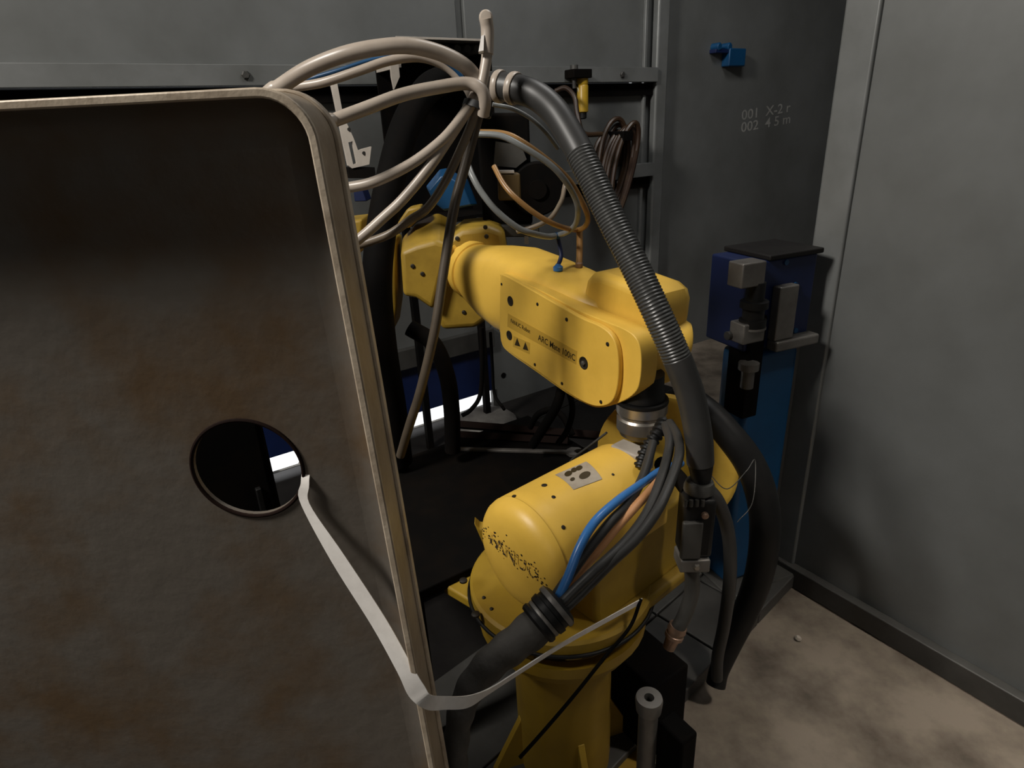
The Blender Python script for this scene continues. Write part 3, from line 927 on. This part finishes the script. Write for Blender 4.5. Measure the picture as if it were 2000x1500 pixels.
# thick black dress-pack conduit rising from elbow and drooping behind
hose('black_conduit', [(880, 150, 1.85), (835, 175, 1.75), (795, 240, 1.68), (768, 330, 1.64), (745, 450, 1.62), (737, 560, 1.62), (747, 680, 1.66), (767, 800, 1.75), (780, 900, 1.85)], 0.040, BLACKM, None, 'thick black conduit hanging behind the fan of beige hoses', 'conduit', seg=16)
hose('black_conduit', [(800, 640, 1.72), (845, 670, 1.72), (872, 730, 1.75), (882, 800, 1.8), (884, 880, 1.86)], 0.024, BLACKM, None, 'black conduit curving down in front of the navy skirting panel', 'conduit', seg=14)
hose('black_cable', [(940, 640, 2.1), (942, 700, 2.15), (938, 770, 2.2), (920, 800, 2.22), (902, 812, 2.22)], 0.008, BLACKM, None, 'black cable dropping beside the end of the navy panel', 'cable')
hose('black_cable', [(958, 650, 2.2), (962, 720, 2.3), (966, 770, 2.35), (985, 800, 2.3)], 0.006, BLACKM, None, 'slim black cable right at the end of the navy panel', 'cable')
hose('black_cable', [(760, 660, 1.9), (768, 740, 1.95), (780, 830, 2.0), (792, 870, 2.0)], 0.012, BLACKM, None, 'black cable crossing the navy panel next to the pan rim', 'cable')

# blue cover and dark feeder above the elbow
BLF = Frame(P(880, 380, 1.98), RT, (0, 0, 1), -Vector((FW.x, FW.y, 0)).normalized())
MB().prism(BLF, [BLF.uv(x, y) for x, y in ((826, 372), (856, 335), (870, 332), (912, 352), (930, 404), (862, 421), (840, 404))], -0.10, 0.0,
           [BLF.uv(x, y) for x, y in ((838, 374), (862, 345), (872, 343), (905, 360), (920, 398), (864, 411), (848, 398))]).build('motor_hood', BLUE, None, 'bright blue faceted hood above the yellow elbow', 'hood', bevel=0.004)
MB().prism(BLF, [BLF.uv(x, y) for x, y in ((690, 372), (706, 372), (716, 402), (692, 404))], -0.08, 0.0).build('terminal_box', BLUED, None, 'small navy box close to the pan rim above the elbow', 'box', bevel=0.003)
wf = thing('wire_feeder', P(1010, 440, 2.05), 'dark wire feeder with round spool drum above the forearm', 'wire feeder')
WFF = Frame(P(1040, 370, 2.0), RT, (0, 0, 1), -Vector((FW.x, FW.y, 0)).normalized())
MB().box(WFF, -0.17, 0.0, -0.12, 0.23, -0.22, -0.06).build('feeder_case', BLACKM, wf, bevel=0.01)
a, b = WFF.uv(1050, 370)
MB().lathe(WFF(a, b, -0.06), WFF.w, [(0, .085), (.05, .085), (.055, .08), (.055, .03), (.065, .03), (.065, .012)], 36).build('spool_drum', BLACKM, wf)
MB().prism(WFF, [WFF.uv(x, y) for x, y in ((972, 280), (1022, 285), (1032, 312), (1010, 330), (966, 328))], -0.03, -0.02).build('feeder_plate', DULLD, wf)
MB().box(WFF, *(WFF.uv(972, 342)[0], WFF.uv(1018, 342)[0]), WFF.uv(990, 395)[1], WFF.uv(990, 340)[1], -0.05, 0.0).build('drive_motor', OCHRE, wf, bevel=0.008)
MB().box(WFF, *(WFF.uv(970, 342)[0], WFF.uv(1006, 342)[0]), WFF.uv(990, 341)[1], WFF.uv(990, 336)[1], -0.05, 0.005).build('motor_lid', LIGHTG, wf, bevel=0.001)
MB().box(WFF, -0.2, 0.02, -0.16, -0.12, -0.24, -0.04).build('mount_plate', DULLD, wf, bevel=0.004)
a, b = WFF.uv(1024, 470)
MB().box(WFF, a - 0.006, a + 0.008, b - 0.02, b + 0.03, -0.06, -0.04).build('spacer', PALEBLK, wf)

# wall fittings
a, b = WF.uv(1138, 185, 0.1)
rg = thing('filter_regulator', WF(a, b - 0.1, 0.1), 'yellow bowl air filter hanging from the wall rail', 'air filter')
MB().box(WF, a - 0.09, a + 0.03, b + 0.075, b + 0.115, 0.066, 0.14).build('manifold', BLACKM, rg, bevel=0.004)
MB().lathe(WF(a, b, 0.1), (0, 0, 1), [(-.085, .02), (-.08, .029), (.04, .029), (.045, .026), (.05, .029), (.075, .029)], 20).build('bowl', mat('yellow_bowl', (0.42, 0.26, 0.02), 0.35), rg)
MB().lathe(WF(a, b, 0.1), (0, 0, 1), [(-.115, .012), (-.11, .02), (-.085, .02)], 14).build('drain_plug', BLACK, rg)
MB().lathe(WF(a, b, 0.1), (0, 0, 1), [(.075, .031), (.11, .031)], 14).build('filter_head', BLACK, rg)
MB().lathe(WF(a - 0.055, b, 0.1), (0, 0, 1), [(.03, .01), (.075, .012), (.08, .02), (.135, .02)], 12).build('pressure_knob', DULLD, rg)
# coil of dark hose on the wall
ck = thing('hose_coil', WF.o + WD, 'dark red hose coil hanging on the back wall beside the thick conduit', 'hose coil')
ca, cb = WF.uv(1192, 325, 0.08)
ck.location = WF(ca, cb - 0.25, 0.08)
for k in range(8):
    rx, rz_ = 0.10 + random.uniform(-.02, .02), 0.20 + random.uniform(-.02, .03)
    dx, dz = random.uniform(-.02, .03), random.uniform(-.03, .02)
    pts = [WF(ca + dx + rx * cos(t) + 0.03 * sin(t), cb + dz + rz_ * sin(t) + (0.02 * k - .05) * cos(t), 0.05 + 0.02 * k + 0.008 * sin(2 * t)) for t in [2 * pi * i / 40 for i in range(41)]]
    MB().tube(pts, 0.0135, 8, False).build('coil_turn', DARKRED, ck)
MB().box(WF, ca - 0.02, ca + 0.05, cb + 0.13, cb + 0.18, 0.002, 0.2).build('coil_hook', BLACKM, ck, bevel=0.004)
hose('orange_hose', [(1085, 178, 3.05), (1105, 172, 3.02), (1122, 190, 3.0), (1128, 225, 3.0), (1140, 260, 3.0), (1175, 262, 3.05)], 0.012, DARKRED, None, 'dark brown hose curling from the yellow air filter to the coil')
# blue sensor on the wall
a0, b0 = WF.uv(1408, 131)
a1, b1 = WF.uv(1442, 97)
sn = thing('wall_sensor', WF(a0, b0, 0), 'small blue sensor box with a side arm on the back wall', 'sensor')
MB().box(WF, a0, a1, b0, b1, 0.0, 0.06).build('sensor_body', BLUE, sn, bevel=0.006)
q0, q1 = WF.uv(1385, 105), WF.uv(1412, 98)
MB().box(WF, q0[0], q1[0], q0[1], q1[1], 0.0, 0.05).build('sensor_arm', BLUED, sn, bevel=0.003)
for x in (1392, 1412):
    a, b = WF.uv(x, 93)
    MB().lathe(WF(a, b, 0.0), WN, [(0, .022), (.05, .022), (.055, .016)], 14).build('sensor_head', BLUE, sn)

# ================================================================== SECOND MACHINE: housing on pedestal
CC = P(1017, 1085, 1.2)
HA = Vector((0.77, 0.638, 0)).normalized()
HNn = Vector((0.638, -0.77, 0)).normalized()    # side facing the viewer right
R = 0.118
mh = thing('robot_turret', (0.10, 1.08, 0.0), 'yellow rounded robot turret with worn cap standing on a yellow pedestal', 'robot')
L = 0.31
HF = Frame(CC, HNn, (0, 0, 1), HA)


def dsec(scale=1.0, drop=0.12, n=20):
    # round top, straight sides
    pts = [(R * scale * cos(pi * i / n), R * scale * sin(pi * i / n)) for i in range(n + 1)]
    return pts + [(-R * scale * 0.98, -drop), (R * scale * 0.98, -drop)]


# domed cap on the left end
prof = [(-0.028, 0.0), (-0.0275, 0.04), (-0.0255, 0.07), (-0.0215, 0.09), (-0.0165, 0.1), (-0.009, 0.109), (0.001, 0.1155), (0.012, R)]
cpo = MB().lathe(CC, HA, prof, 64, False).build('end_cap', YEL, mh, angle=70)


def cap_depth(r):
    for (t0, r0), (t1, r1) in zip(prof, prof[1:]):
        if r0 <= r <= r1:
            return t0 + (t1 - t0) * (r - r0) / (r1 - r0)
    return prof[-1][0]


prof2 = [(0.012, R), (0.016, R * .985), (0.02, R)] + [(0.02 + (L - 0.02) * k / 10, R) for k in range(1, 11)]
MB().lathe(CC, HA, prof2, 64, True).build('housing_barrel', YEL, mh, angle=70)
# casting below and behind the barrel
m = MB().prism(HF, [(R * .985, 0.02), (R * .985, -0.13), (R * 1.05, -0.16), (-R * 1.02, -0.16), (-R * .9, -0.1), (-R * .9, 0.0)], 0.09, L + 0.09)
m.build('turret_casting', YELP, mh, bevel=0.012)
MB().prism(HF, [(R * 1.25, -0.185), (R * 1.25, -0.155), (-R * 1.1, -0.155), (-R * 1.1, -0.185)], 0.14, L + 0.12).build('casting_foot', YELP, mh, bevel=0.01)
# worn lettering across the cap
vs, fs = text_mesh('FANUC', 0.04)
rot = radians(-6)
pts = []
for v in vs:
    a, b = v.x * 1.05 * cos(rot) - v.y * sin(rot) , v.x * 1.05 * sin(rot) + v.y * cos(rot) + 0.018
    a = a + 0.008
    r_ = sqrt(a * a + b * b)
    pts.append(HF(a, b, cap_depth(min(r_, R)) - 0.0012))
MB().add(pts, fs).build('worn_lettering', WORN, cpo, 'worn dark lettering across the cap')
m = MB()
rs = random.Random(3)
for k in range(90):
    a = rs.uniform(-0.1, 0.095)
    b = 0.018 - a * 0.1 + rs.gauss(0, 0.012)
    r_ = sqrt(a * a + b * b)
    if r_ > 0.112:
        continue
    c = HF(a, b, cap_depth(r_) - 0.0006)
    m.lathe(c, -HA, [(0, rs.uniform(.0008, .0028)), (.0006, rs.uniform(.0005, .0015))], 6)
m.build('paint_chips', DARKHOLE, cpo, 'dark chips in the paint of the cap', kind='stuff')
# sticker on top of the barrel
tq = []
for sx in range(7):
    for sy_ in range(3):
        pass


def barrel(t, an, off=0.0):
    return CC + HA * t + (Vector((0, 0, 1)) * sin(an) + HNn * cos(an)) * (R + off)


def barrel_hit(x, y):
    d = ray(x, y)
    o = CAM - CC
    dd, oo = d - HA * d.dot(HA), o - HA * o.dot(HA)
    A, B, C_ = dd.dot(dd), 2 * dd.dot(oo), oo.dot(oo) - R * R
    t = (-B - sqrt(max(0, B * B - 4 * A * C_))) / (2 * A)
    q = CAM + d * t - CC
    return q.dot(HA), math.atan2(q.z, q.dot(HNn))


def barrel_patch(name, corners, material, off, nn=6, label=None, par=None):
    c = [barrel_hit(*p) for p in corners]
    vs, fs = [], []
    for o_ in (0.0, off):
        for j in range(nn + 1):
            for i in range(nn + 1):
                s_, t_ = i / nn, j / nn
                tt = (1 - t_) * ((1 - s_) * c[0][0] + s_ * c[1][0]) + t_ * ((1 - s_) * c[3][0] + s_ * c[2][0])
                an = (1 - t_) * ((1 - s_) * c[0][1] + s_ * c[1][1]) + t_ * ((1 - s_) * c[3][1] + s_ * c[2][1])
                vs.append(barrel(tt, an, o_ if o_ else 0.0002))
    k = (nn + 1) ** 2
    for b_ in (0, k):
        fs += [(b_ + j * (nn + 1) + i, b_ + j * (nn + 1) + i + 1, b_ + (j + 1) * (nn + 1) + i + 1, b_ + (j + 1) * (nn + 1) + i) for j in range(nn) for i in range(nn)]
    return MB().add(vs, fs).build(name, material, par or mh, label)


stk = barrel_patch('sticker', [(1084, 928), (1145, 902), (1176, 936), (1120, 957)], STICK, 0.001, label='pale warning sticker with dark symbols')
for cx_, cy_, rx_, ry_ in ((1110, 926, 8, 5), (1121, 919, 6, 4.5), (1131, 915, 7, 4.5), (1142, 929, 12, 6.5), (1118, 937, 5, 3.5)):
    vs = []
    for k in range(14):
        t = 2 * pi * k / 14
        ex, ey = rx_ * cos(t), ry_ * sin(t)
        hit = barrel_hit(cx_ + ex * 0.92 + ey * 0.4, cy_ - ex * 0.4 + ey * 0.92)
        vs.append(barrel(hit[0], hit[1], 0.0014))
    MB().add(vs, [tuple(range(14))]).build('sticker_symbol', PRINT, stk)
for x, y, r in ((1063, 948, .006), (1004, 969, .0045), (1081, 971, .004), (1100, 1030, .0042), (1197, 927, .003), (1136, 1050, .006)):
    t, an = barrel_hit(x, y)
    nn = (Vector((0, 0, 1)) * sin(an) + HNn * cos(an))
    MB().lathe(barrel(t, an, -.001), nn, [(0, r), (.002, r), (.003, r * .6)], 10).build('bolt_hole', DARKHOLE, mh)
# rear face plate disc (large, yellow)
DC = P(1296, 905, 1.62)
dax = Vector((0.50, 0.86, 0.0)).normalized()
MB().lathe(DC, dax, [(0, 0.06), (0, 0.178), (0.006, 0.188), (0.03, 0.188), (0.036, 0.178), (0.05, 0.12)], 56).build('face_plate', YELD, mh)
MB().cyl(CC + HA * (L - 0.02), DC + dax * 0.02, 0.09, 0.09, 32).build('spindle', YELP, mh)
# turret disc with tab, on pedestal
zc = 0.575
DX, DY = 0.085, 1.10
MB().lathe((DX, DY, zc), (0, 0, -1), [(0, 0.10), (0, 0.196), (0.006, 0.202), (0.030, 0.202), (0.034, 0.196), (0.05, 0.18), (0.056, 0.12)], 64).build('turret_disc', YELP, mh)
MB().tube([Vector((DX + 0.2055 * cos(t), DY + 0.2055 * sin(t), zc - 0.030)) for t in [2 * pi * i / 64 for i in range(65)]], 0.004, 8, False).build('seal_ring', BLACK, mh)
TFm = Frame((DX, DY, 0), (1, 0, 0), (0, 1, 0), (0, 0, 1))
tabp = onz(866, 1136, zc - 0.035)
tx, ty = tabp.x - DX, tabp.y - DY
td = Vector((tx, ty, 0)).normalized()
tp = Vector((-td.y, td.x, 0))
base_l = 0.165
q = [td * base_l + tp * 0.075, td * (tabp - Vector((DX, DY, tabp.z))).length + tp * 0.006, td * (tabp - Vector((DX, DY, tabp.z))).length - tp * 0.006, td * base_l - tp * 0.075]
MB().prism(TFm, [(p.x, p.y) for p in q], zc - 0.065, zc - 0.038).build('stop_tab', YELP, mh, bevel=0.006)
for x, y, rr in ((880, 1134, .009), (905, 1134, .009), (929, 1200, .009), (960, 1190, .004), (945, 1168, .004)):
    zz = zc - 0.038 if x == 880 else zc
    p = onz(x, y, zz)
    MB().lathe(p - Vector((0, 0, .002)), (0, 0, 1), [(0, rr), (.004, rr), (.006, rr * .6)], 12).build('bolt', DARKHOLE, mh)
# lug behind cap
lp = P(940, 1045, 1.32)
LF = Frame(lp, RT, (0, 0, 1), -Vector((FW.x, FW.y, 0)))
MB().prism(LF, [LF.uv(x, y) for x, y in ((927, 1024), (938, 1034), (962, 1034), (962, 1075), (944, 1068))], -0.03, 0.0).build('cable_lug', YELP, mh, bevel=0.003)
PX, PY = 0.085, 1.075
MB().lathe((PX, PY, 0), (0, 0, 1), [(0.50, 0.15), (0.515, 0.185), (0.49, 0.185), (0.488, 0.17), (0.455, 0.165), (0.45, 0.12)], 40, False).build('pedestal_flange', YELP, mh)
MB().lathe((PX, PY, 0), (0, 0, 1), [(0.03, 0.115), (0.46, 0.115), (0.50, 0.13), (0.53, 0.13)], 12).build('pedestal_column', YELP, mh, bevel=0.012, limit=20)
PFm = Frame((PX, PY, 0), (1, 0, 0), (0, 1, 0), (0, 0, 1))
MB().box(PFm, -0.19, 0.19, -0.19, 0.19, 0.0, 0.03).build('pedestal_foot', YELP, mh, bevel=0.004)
for k in range(4):
    an = radians(-75 + 90 * k)
    gd = Vector((cos(an), sin(an), 0))
    GFm = Frame((PX, PY, 0), gd, (0, 0, 1), Vector((-sin(an), cos(an), 0)))
    MB().prism(GFm, [(0.105, 0.03), (0.185, 0.03), (0.185, 0.05), (0.112, 0.2), (0.105, 0.2)], -0.008, 0.008).build('gusset', YELP, mh, bevel=0.002)
p = onplane(1121, 1297, (PX, PY - 0.14, 0), Vector((0, 1, 0)))
MB().box(Frame(p, (1, 0, 0), (0, 0, 1), (0, -1, 0)), -0.017, 0.017, -0.015, 0.015, -0.03, 0.002).build('stop_block', YEL, mh, bevel=0.004)
p = onplane(1030, 1295, (PX, PY - 0.14, 0), Vector((0, 1, 0)))
MB().box(Frame(p, (1, 0, 0), (0, 0, 1), (0, -1, 0)), -0.014, 0.014, -0.014, 0.014, -0.03, 0.002).build('stop_block', YELP, mh, bevel=0.004)

# ------------------------------------------------------------------ cables over the turret
hose('cable', [(1082, 1185, 1.03), (1108, 1130, 1.03), (1133, 1067, 1.04), (1162, 1019, 1.06), (1204, 980, 1.10), (1247, 949, 1.15), (1290, 920, 1.22), (1330, 905, 1.3)], 0.0082, BLUEHOSE, None, 'bright blue hose curving over the turret barrel')
hose('cable', [(1078, 1175, 1.04), (1105, 1135, 1.04), (1140, 1085, 1.05), (1190, 1022, 1.08), (1225, 985, 1.12), (1252, 940, 1.17), (1266, 900, 1.22), (1275, 865, 1.27)], 0.0092, CONDUIT, None, 'dark cable lying directly beneath the blue hose', 'cable', 'dark cables over the turret')
hose('cable', [(1100, 1160, 1.05), (1135, 1113, 1.06), (1166, 1076, 1.07), (1204, 1030, 1.09), (1245, 985, 1.12), (1272, 955, 1.16), (1300, 915, 1.24)], 0.0085, COPHOSE, None, 'copper-orange cable between the dark cables on the turret', 'cable')
hose('cable', [(1085, 1190, 1.02), (1125, 1150, 1.025), (1165, 1112, 1.03), (1220, 1060, 1.06), (1262, 1005, 1.09), (1286, 950, 1.12), (1303, 895, 1.16), (1308, 860, 1.2), (1300, 830, 1.26)], 0.0092, CONDUIT, None, 'dark cable sweeping up below the copper-orange one', 'cable', 'dark cables over the turret')
hose('cable', [(1090, 1200, 1.025), (1135, 1158, 1.03), (1192, 1100, 1.04), (1245, 1050, 1.06), (1285, 995, 1.08), (1312, 935, 1.12), (1327, 885, 1.15), (1322, 850, 1.2), (1308, 826, 1.26)], 0.0092, CONDUIT, None, 'outermost dark cable arching nearest the thick conduit', 'cable', 'dark cables over the turret')
# corrugated conduit end at the bottom, with collar
lc = thing('cable_sleeve', P(880, 1520, 0.95), 'charcoal sleeve with black collar swallowing the turret cables', 'cable sleeve')
sl = [(1078, 1192, 1.02), (1060, 1212, 1.01), (1015, 1250, 1.0), (965, 1290, 0.99), (925, 1335, 0.985), (902, 1385, 0.98), (892, 1440, 0.98), (888, 1500, 0.985), (886, 1600, 0.99)]
slp = resample(catmull([P(*p) for p in sl], 10), 0.006)
MB().tube(slp, lambda i, t: 0.0325 - 0.012 * min(1, t * 1.6) + 0.0012 * sin(i * 0.9), 20).build('sleeve', FABRIC, lc)
d = (P(1090, 1180, 1.02) - P(1045, 1222, 1.01)).normalized()
clr = MB().lathe(P(1050, 1218, 1.008), d, [(-.004, .034), (0, .037), (.006, .037), (.009, .034), (.016, .034), (.018, .037), (.028, .038), (.03, .035), (.036, .035), (.038, .038), (.046, .038), (.05, .033), (.052, .026), (.045, .024)], 32, False).build('collar', BLACK, lc)
MB().lathe(P(1050, 1218, 1.008) + d * .037, d, [(0, .0385), (.004, .0395), (.009, .0385)], 32, False).build('collar_ring', DULL, clr)
MB().lathe(P(1050, 1218, 1.008) + d * .01, d, [(0, .0345), (.003, .0352), (.006, .0345)], 32, False).build('collar_ring', DULL, clr)

hose('slack_cable', [(1015, 1480, 1.12), (1060, 1430, 1.13), (1120, 1360, 1.15), (1180, 1285, 1.18), (1230, 1225, 1.2), (1252, 1170, 1.22)], 0.0035, BLACKM, None, 'thin black cord slanting across the yellow pedestal', 'cord')

# ================================================================== right-hand hoses
hose('black_hose', [(1282, 800, 1.70), (1335, 775, 1.60), (1378, 800, 1.54), (1420, 845, 1.52), (1464, 905, 1.52), (1489, 975, 1.53), (1494, 1045, 1.55), (1483, 1120, 1.6), (1458, 1190, 1.64), (1426, 1258, 1.67), (1405, 1308, 1.68), (1398, 1338, 1.68)], lambda i, t: 0.026 + 0.012 * sin(pi * min(1, t * 1.1)), BLACK, None, 'thick black hose bulging in front of the blue column', seg=18)
hose('black_hose', [(1372, 945, 1.34), (1402, 980, 1.36), (1422, 1040, 1.4), (1426, 1120, 1.46), (1416, 1210, 1.55), (1402, 1280, 1.62), (1400, 1325, 1.66)], 0.0155, CONDUIT, None, 'slimmer black hose falling from the torch to the floor')
hose('thin_wire', [(1385, 925, 1.36), (1420, 955, 1.36), (1458, 920, 1.4), (1475, 900, 1.42), (1470, 980, 1.4), (1440, 1020, 1.38)], 0.0011, DULLD, None, 'thin wire curling over the thick black hose', 'wire')

# ================================================================== BLUE COLUMN MACHINE
KF = Frame(onz(1440, 1190, 0.0) + BD * 0.02 - BN * 0.06, Vector((0.93, 0.37, 0)), (0, 0, 1), Vector((0.37, -0.93, 0)))
km = thing('blue_column_machine', KF(0.1, 0, 0), 'blue column with clamp block head at the cell side wall', 'machine')


def ku(x, y, c=0.0):
    return KF.uv(x, y, c)


ca0, ca1 = ku(1432, 1000)[0], ku(1518, 1000)[0]
ct = ku(1490, 690)[1]
MB().box(KF, ca0, ca1, 0.05, ct, -0.12, 0.0).build('column', BLUE, km, bevel=0.02)
MB().box(KF, ca0 - 0.03, ca1 + 0.05, 0.0, 0.055, -0.18, 0.06).build('column_foot', DULLD, km, bevel=0.004)
h0, h1 = ku(1450, 600)[0], ku(1572, 600)[0]
hz0, hz1 = ku(1500, 672)[1], ku(1500, 505)[1]
MB().box(KF, h0, h1, hz0, hz1, -0.14, 0.02).build('head_box', BLUED, km, bevel=0.006)
MB().box(KF, h0 + 0.05, h1 + 0.01, hz1, hz1 + 0.015, -0.15, 0.03).build('head_lid', DARKSHADE, km, bevel=0.004)
for (xa, xb, ya, yb, nm) in ((1447, 1488, 515, 556, 'clamp_block'), (1449, 1487, 634, 664, 'clamp_block')):
    (p0_, q1_), (p1_, q0_) = ku(xa, ya, 0.06), ku(xb, yb, 0.06)
    MB().box(KF, p0_, p1_, q0_, q1_, 0.015, 0.07).build(nm, DULL, km, bevel=0.004)
a, b = ku(1467, 600, 0.04)
MB().lathe(KF(a, b - 0.05, 0.05), (0, 0, 1), [(0, .035), (.02, .035), (.022, .028), (.05, .028), (.052, .036), (.07, .036), (.072, .024), (.12, .024)], 24).build('clamp_cylinder', BLACK, km)
MB().lathe(KF(a, b - 0.055, 0.05), (0, 0, 1), [(0, .036), (.006, .036)], 24).build('cylinder_ring', DULL, km)
(s0, t1), (s1, t0) = ku(1526, 562, 0.05), ku(1549, 660, 0.05)
MB().box(KF, s0, s1, t0, t1, 0.02, 0.05).build('angle_bar', DULL, km, bevel=0.004)
MB().box(KF, s0, s1 + 0.09, t0 - 0.03, t0, 0.02, 0.06).build('angle_foot', DULL, km, bevel=0.006)
a, b = ku(1455, 735, 0.02)
MB().lathe(KF(a, b - 0.03, 0.03), (0, 0, 1), [(0, .018), (.05, .018), (.055, .028), (.075, .028), (.08, .012)], 16).build('lever_pin', DULL, km)
MB().box(KF, ca0 - 0.035, ca0 + 0.02, ct - 0.18, hz0 + 0.1, -0.05, 0.03).build('slide_rail', BLACKM, km, bevel=0.005)
a, b = ku(1421, 650, 0.0)
MB().lathe(KF(a, b, 0.02), KF.u, [(-.02, .012), (.03, .012), (.035, .02), (.05, .02)], 12).build('side_knob', DULLD, km)
for x, y in ((1553, 556), (1553, 645), (1535, 512)):
    a, b = ku(x, y, 0.02)
    MB().lathe(KF(a, b, 0.019), KF.w, [(0, .008), (.005, .008)], 8).build('screw', BLUE, km)
a, b = ku(1540, 800, 0.0)
MB().box(KF, ca1 + 0.0, ca1 + 0.035, 0.055, ct, -0.12, -0.03).build('column_back', DULLD, km, bevel=0.003)

# ================================================================== BENCH, WRENCH, CLUTTER
zb = 0.56
bn = thing('work_bench', (-0.2, 1.6, 0), 'black steel bench behind the turret carrying a wrench', 'bench')
QF = Frame((-0.12, 1.56, 0), WD, WN, (0, 0, 1))
MB().box(QF, -0.42, 0.36, -0.24, 0.34, zb - 0.03, zb).build('bench_top', BLACKM, bn, bevel=0.004)
for a in (-0.39, 0.31):
    for b in (-0.2, 0.28):
        MB().box(QF, a, a + 0.05, b, b + 0.05, 0, zb - 0.03).build('leg', BLACKM, bn)
MB().box(QF, -0.4, 0.34, -0.2, -0.19, 0.05, zb - 0.03).build('apron', BLACKM, bn)
wA, wB = onz(887, 877, zb + 0.004), onz(1122, 884, zb + 0.004)
wd = (wB - wA).normalized()
wp = Vector((-wd.y, wd.x, 0))
XF = Frame(wA, wd, wp, (0, 0, 1))
wl_ = (wB - wA).length
wrn = thing('wrench', wA, 'long steel open-end wrench lying on the black bench', 'wrench')
MB().prism(XF, [(0, -.007), (wl_ - .03, -.008), (wl_ - .02, -.010), (wl_ - .02, .010), (wl_ - .03, .008), (0, .007), (-.006, 0)], -0.003, 0.005).build('shank', DULL, wrn, bevel=0.001)
jaw = [(wl_ - .024, -.010), (wl_ - .012, -.024), (wl_ + .012, -.024), (wl_ + .02, -.016), (wl_ + .006, -.011), (wl_ - .002, 0), (wl_ + .006, .011), (wl_ + .02, .016), (wl_ + .012, .024), (wl_ - .012, .024), (wl_ - .024, .010)]
MB().prism(XF, jaw, -0.003, 0.006).build('jaw', DULL, wrn)
# rusty bars behind the bench
for (x0_, y0_, x1_, y1_, d0, d1, lab) in ((880, 828, 1180, 852, 2.15, 1.9, 'rusty steel bar behind the bench, the upper of two'), (900, 850, 1110, 862, 2.05, 1.95, 'rusty steel bar behind the bench, the lower of two')):
    MB().tube([P(x0_, y0_, d0), P((x0_ + x1_) / 2, (y0_ + y1_) / 2, (d0 + d1) / 2), P(x1_, y1_, d1)], 0.016, 4).build('steel_bar', RUST, None, lab, 'steel bar')
dq = onz(948, 838, 0.02)
MB().lathe(dq, (0, 0, 1), [(0, .17), (.05, .17), (.075, .14), (.09, .09), (.095, .02)], 28).build('drum', DULL, None, 'low dark grey drum by the bright gap', 'drum')
# tangle of black cables under the arm
hose('black_cable', [(1100, 745, 1.75), (1088, 790, 1.75), (1065, 830, 1.78), (1040, 870, 1.85)], 0.014, BLACKM, None, 'black cable dropping from under the forearm cover', 'cable')
hose('black_cable', [(1035, 835, 1.95), (1050, 810, 1.92), (1078, 800, 1.9), (1100, 815, 1.88), (1118, 850, 1.86)], 0.01, BLACKM, None, 'black cable looped on the floor side of the grey panel', 'cable')
hose('black_cable', [(1110, 760, 1.8), (1118, 800, 1.8), (1108, 840, 1.82), (1090, 866, 1.85)], 0.009, BLACKM, None, 'short black cable hanging beneath the lettered cover', 'cable')
hose('slack_cable', [(1185, 845, 1.5), (1150, 872, 1.55), (1120, 895, 1.6), (1105, 915, 1.65)], 0.003, DULLD, None, 'thin grey cord from the clutch to the bench', 'cord')

# black cabinet beside the pedestal and the steel post in front
kb = Frame(onz(1262, 1440, 0.03), WD, WN, (0, 0, 1))
MB().prism(kb, [(-.05, -.09), (.07, -.09), (.07, .06), (-.05, .06)], 0.02, 0.26).build('floor_box', BLACKM, None, 'black box on the floor right of the pedestal', 'box', bevel=0.006)
ptop = P(1268, 1362, 1.1)
pp = thing('steel_post', (ptop.x, ptop.y, 0.0), 'round steel post with a drilled washer cap at the bottom edge', 'post')
MB().lathe((ptop.x, ptop.y, 0), (0, 0, 1), [(0, .03), (.01, .03), (.012, .0175), (ptop.z - 0.03, .0175)], 28).build('shaft', DULL, pp)
cdir = (Vector((0, 0, 1)) * 0.8 - ray(1268, 1362).normalized() * 0.35).normalized()
wcp = MB().lathe((ptop.x, ptop.y, ptop.z - 0.034), (0, 0, 1), [(0, .0175), (.004, .0225), (.028, .0245), (.034, .023), (.034, .009), (.016, .0085), (.016, .0)], 32, False).build('washer_cap', DULL, pp)
MB().lathe((ptop.x, ptop.y, ptop.z - 0.016), (0, 0, 1), [(0, .0082), (.002, .0082)], 6).build('hex_socket', DARKHOLE, wcp)
bp = P(1322, 1440, 1.12)
MB().box(Frame((bp.x, bp.y, 0), WD, WN, (0, 0, 1)), -0.022, 0.02, -0.03, 0.03, 0.05, bp.z + 0.03).build('bar', BLACKM, pp, 'black bar clamped beside the post', bevel=0.006)
p = onz(1245, 1230, 0.3)
MB().lathe(P(1240, 1250, 1.5), (0, 0, 1), [(0, .006), (.05, .008), (.055, .012), (.07, .012), (.072, .006)], 12).build('stop_pin', DULL, None, 'small steel pin right of the turret flange', 'pin')
# one pale chip on the floor
p = onz(1558, 1248, 0.0)
MB().lathe(p - Vector((0, 0, .002)), (0.1, -.1, 1), [(0, .008), (.006, .011), (.012, .006)], 7).build('stone_chip', PALEBLK, None, 'pale stone chip lying on the dusty floor near the side wall', 'stone')
# black cabinet behind the pan, seen through the round hole
cbf = CBF
cbn = thing('control_cabinet', cbf(-0.2, 0, -0.1), 'black control cabinet seen through the left of the round hole', 'cabinet')
MB().box(cbf, -0.42, 0.0, 0.06, 0.95, -0.22, 0.0).build('cabinet_body', BLACKM, cbn, bevel=0.006)
cdo = MB().box(cbf, -0.40, -0.02, 0.09, 0.92, 0.0, 0.012).build('cabinet_door', BLACKM, cbn, bevel=0.004)
MB().box(cbf, -0.41, -0.01, 0.0, 0.06, -0.21, -0.01).build('cabinet_plinth', RUST, cbn)
MB().box(cbf, -0.06, -0.045, 0.45, 0.57, 0.012, 0.03).build('door_handle', BLACK, cdo, bevel=0.003)
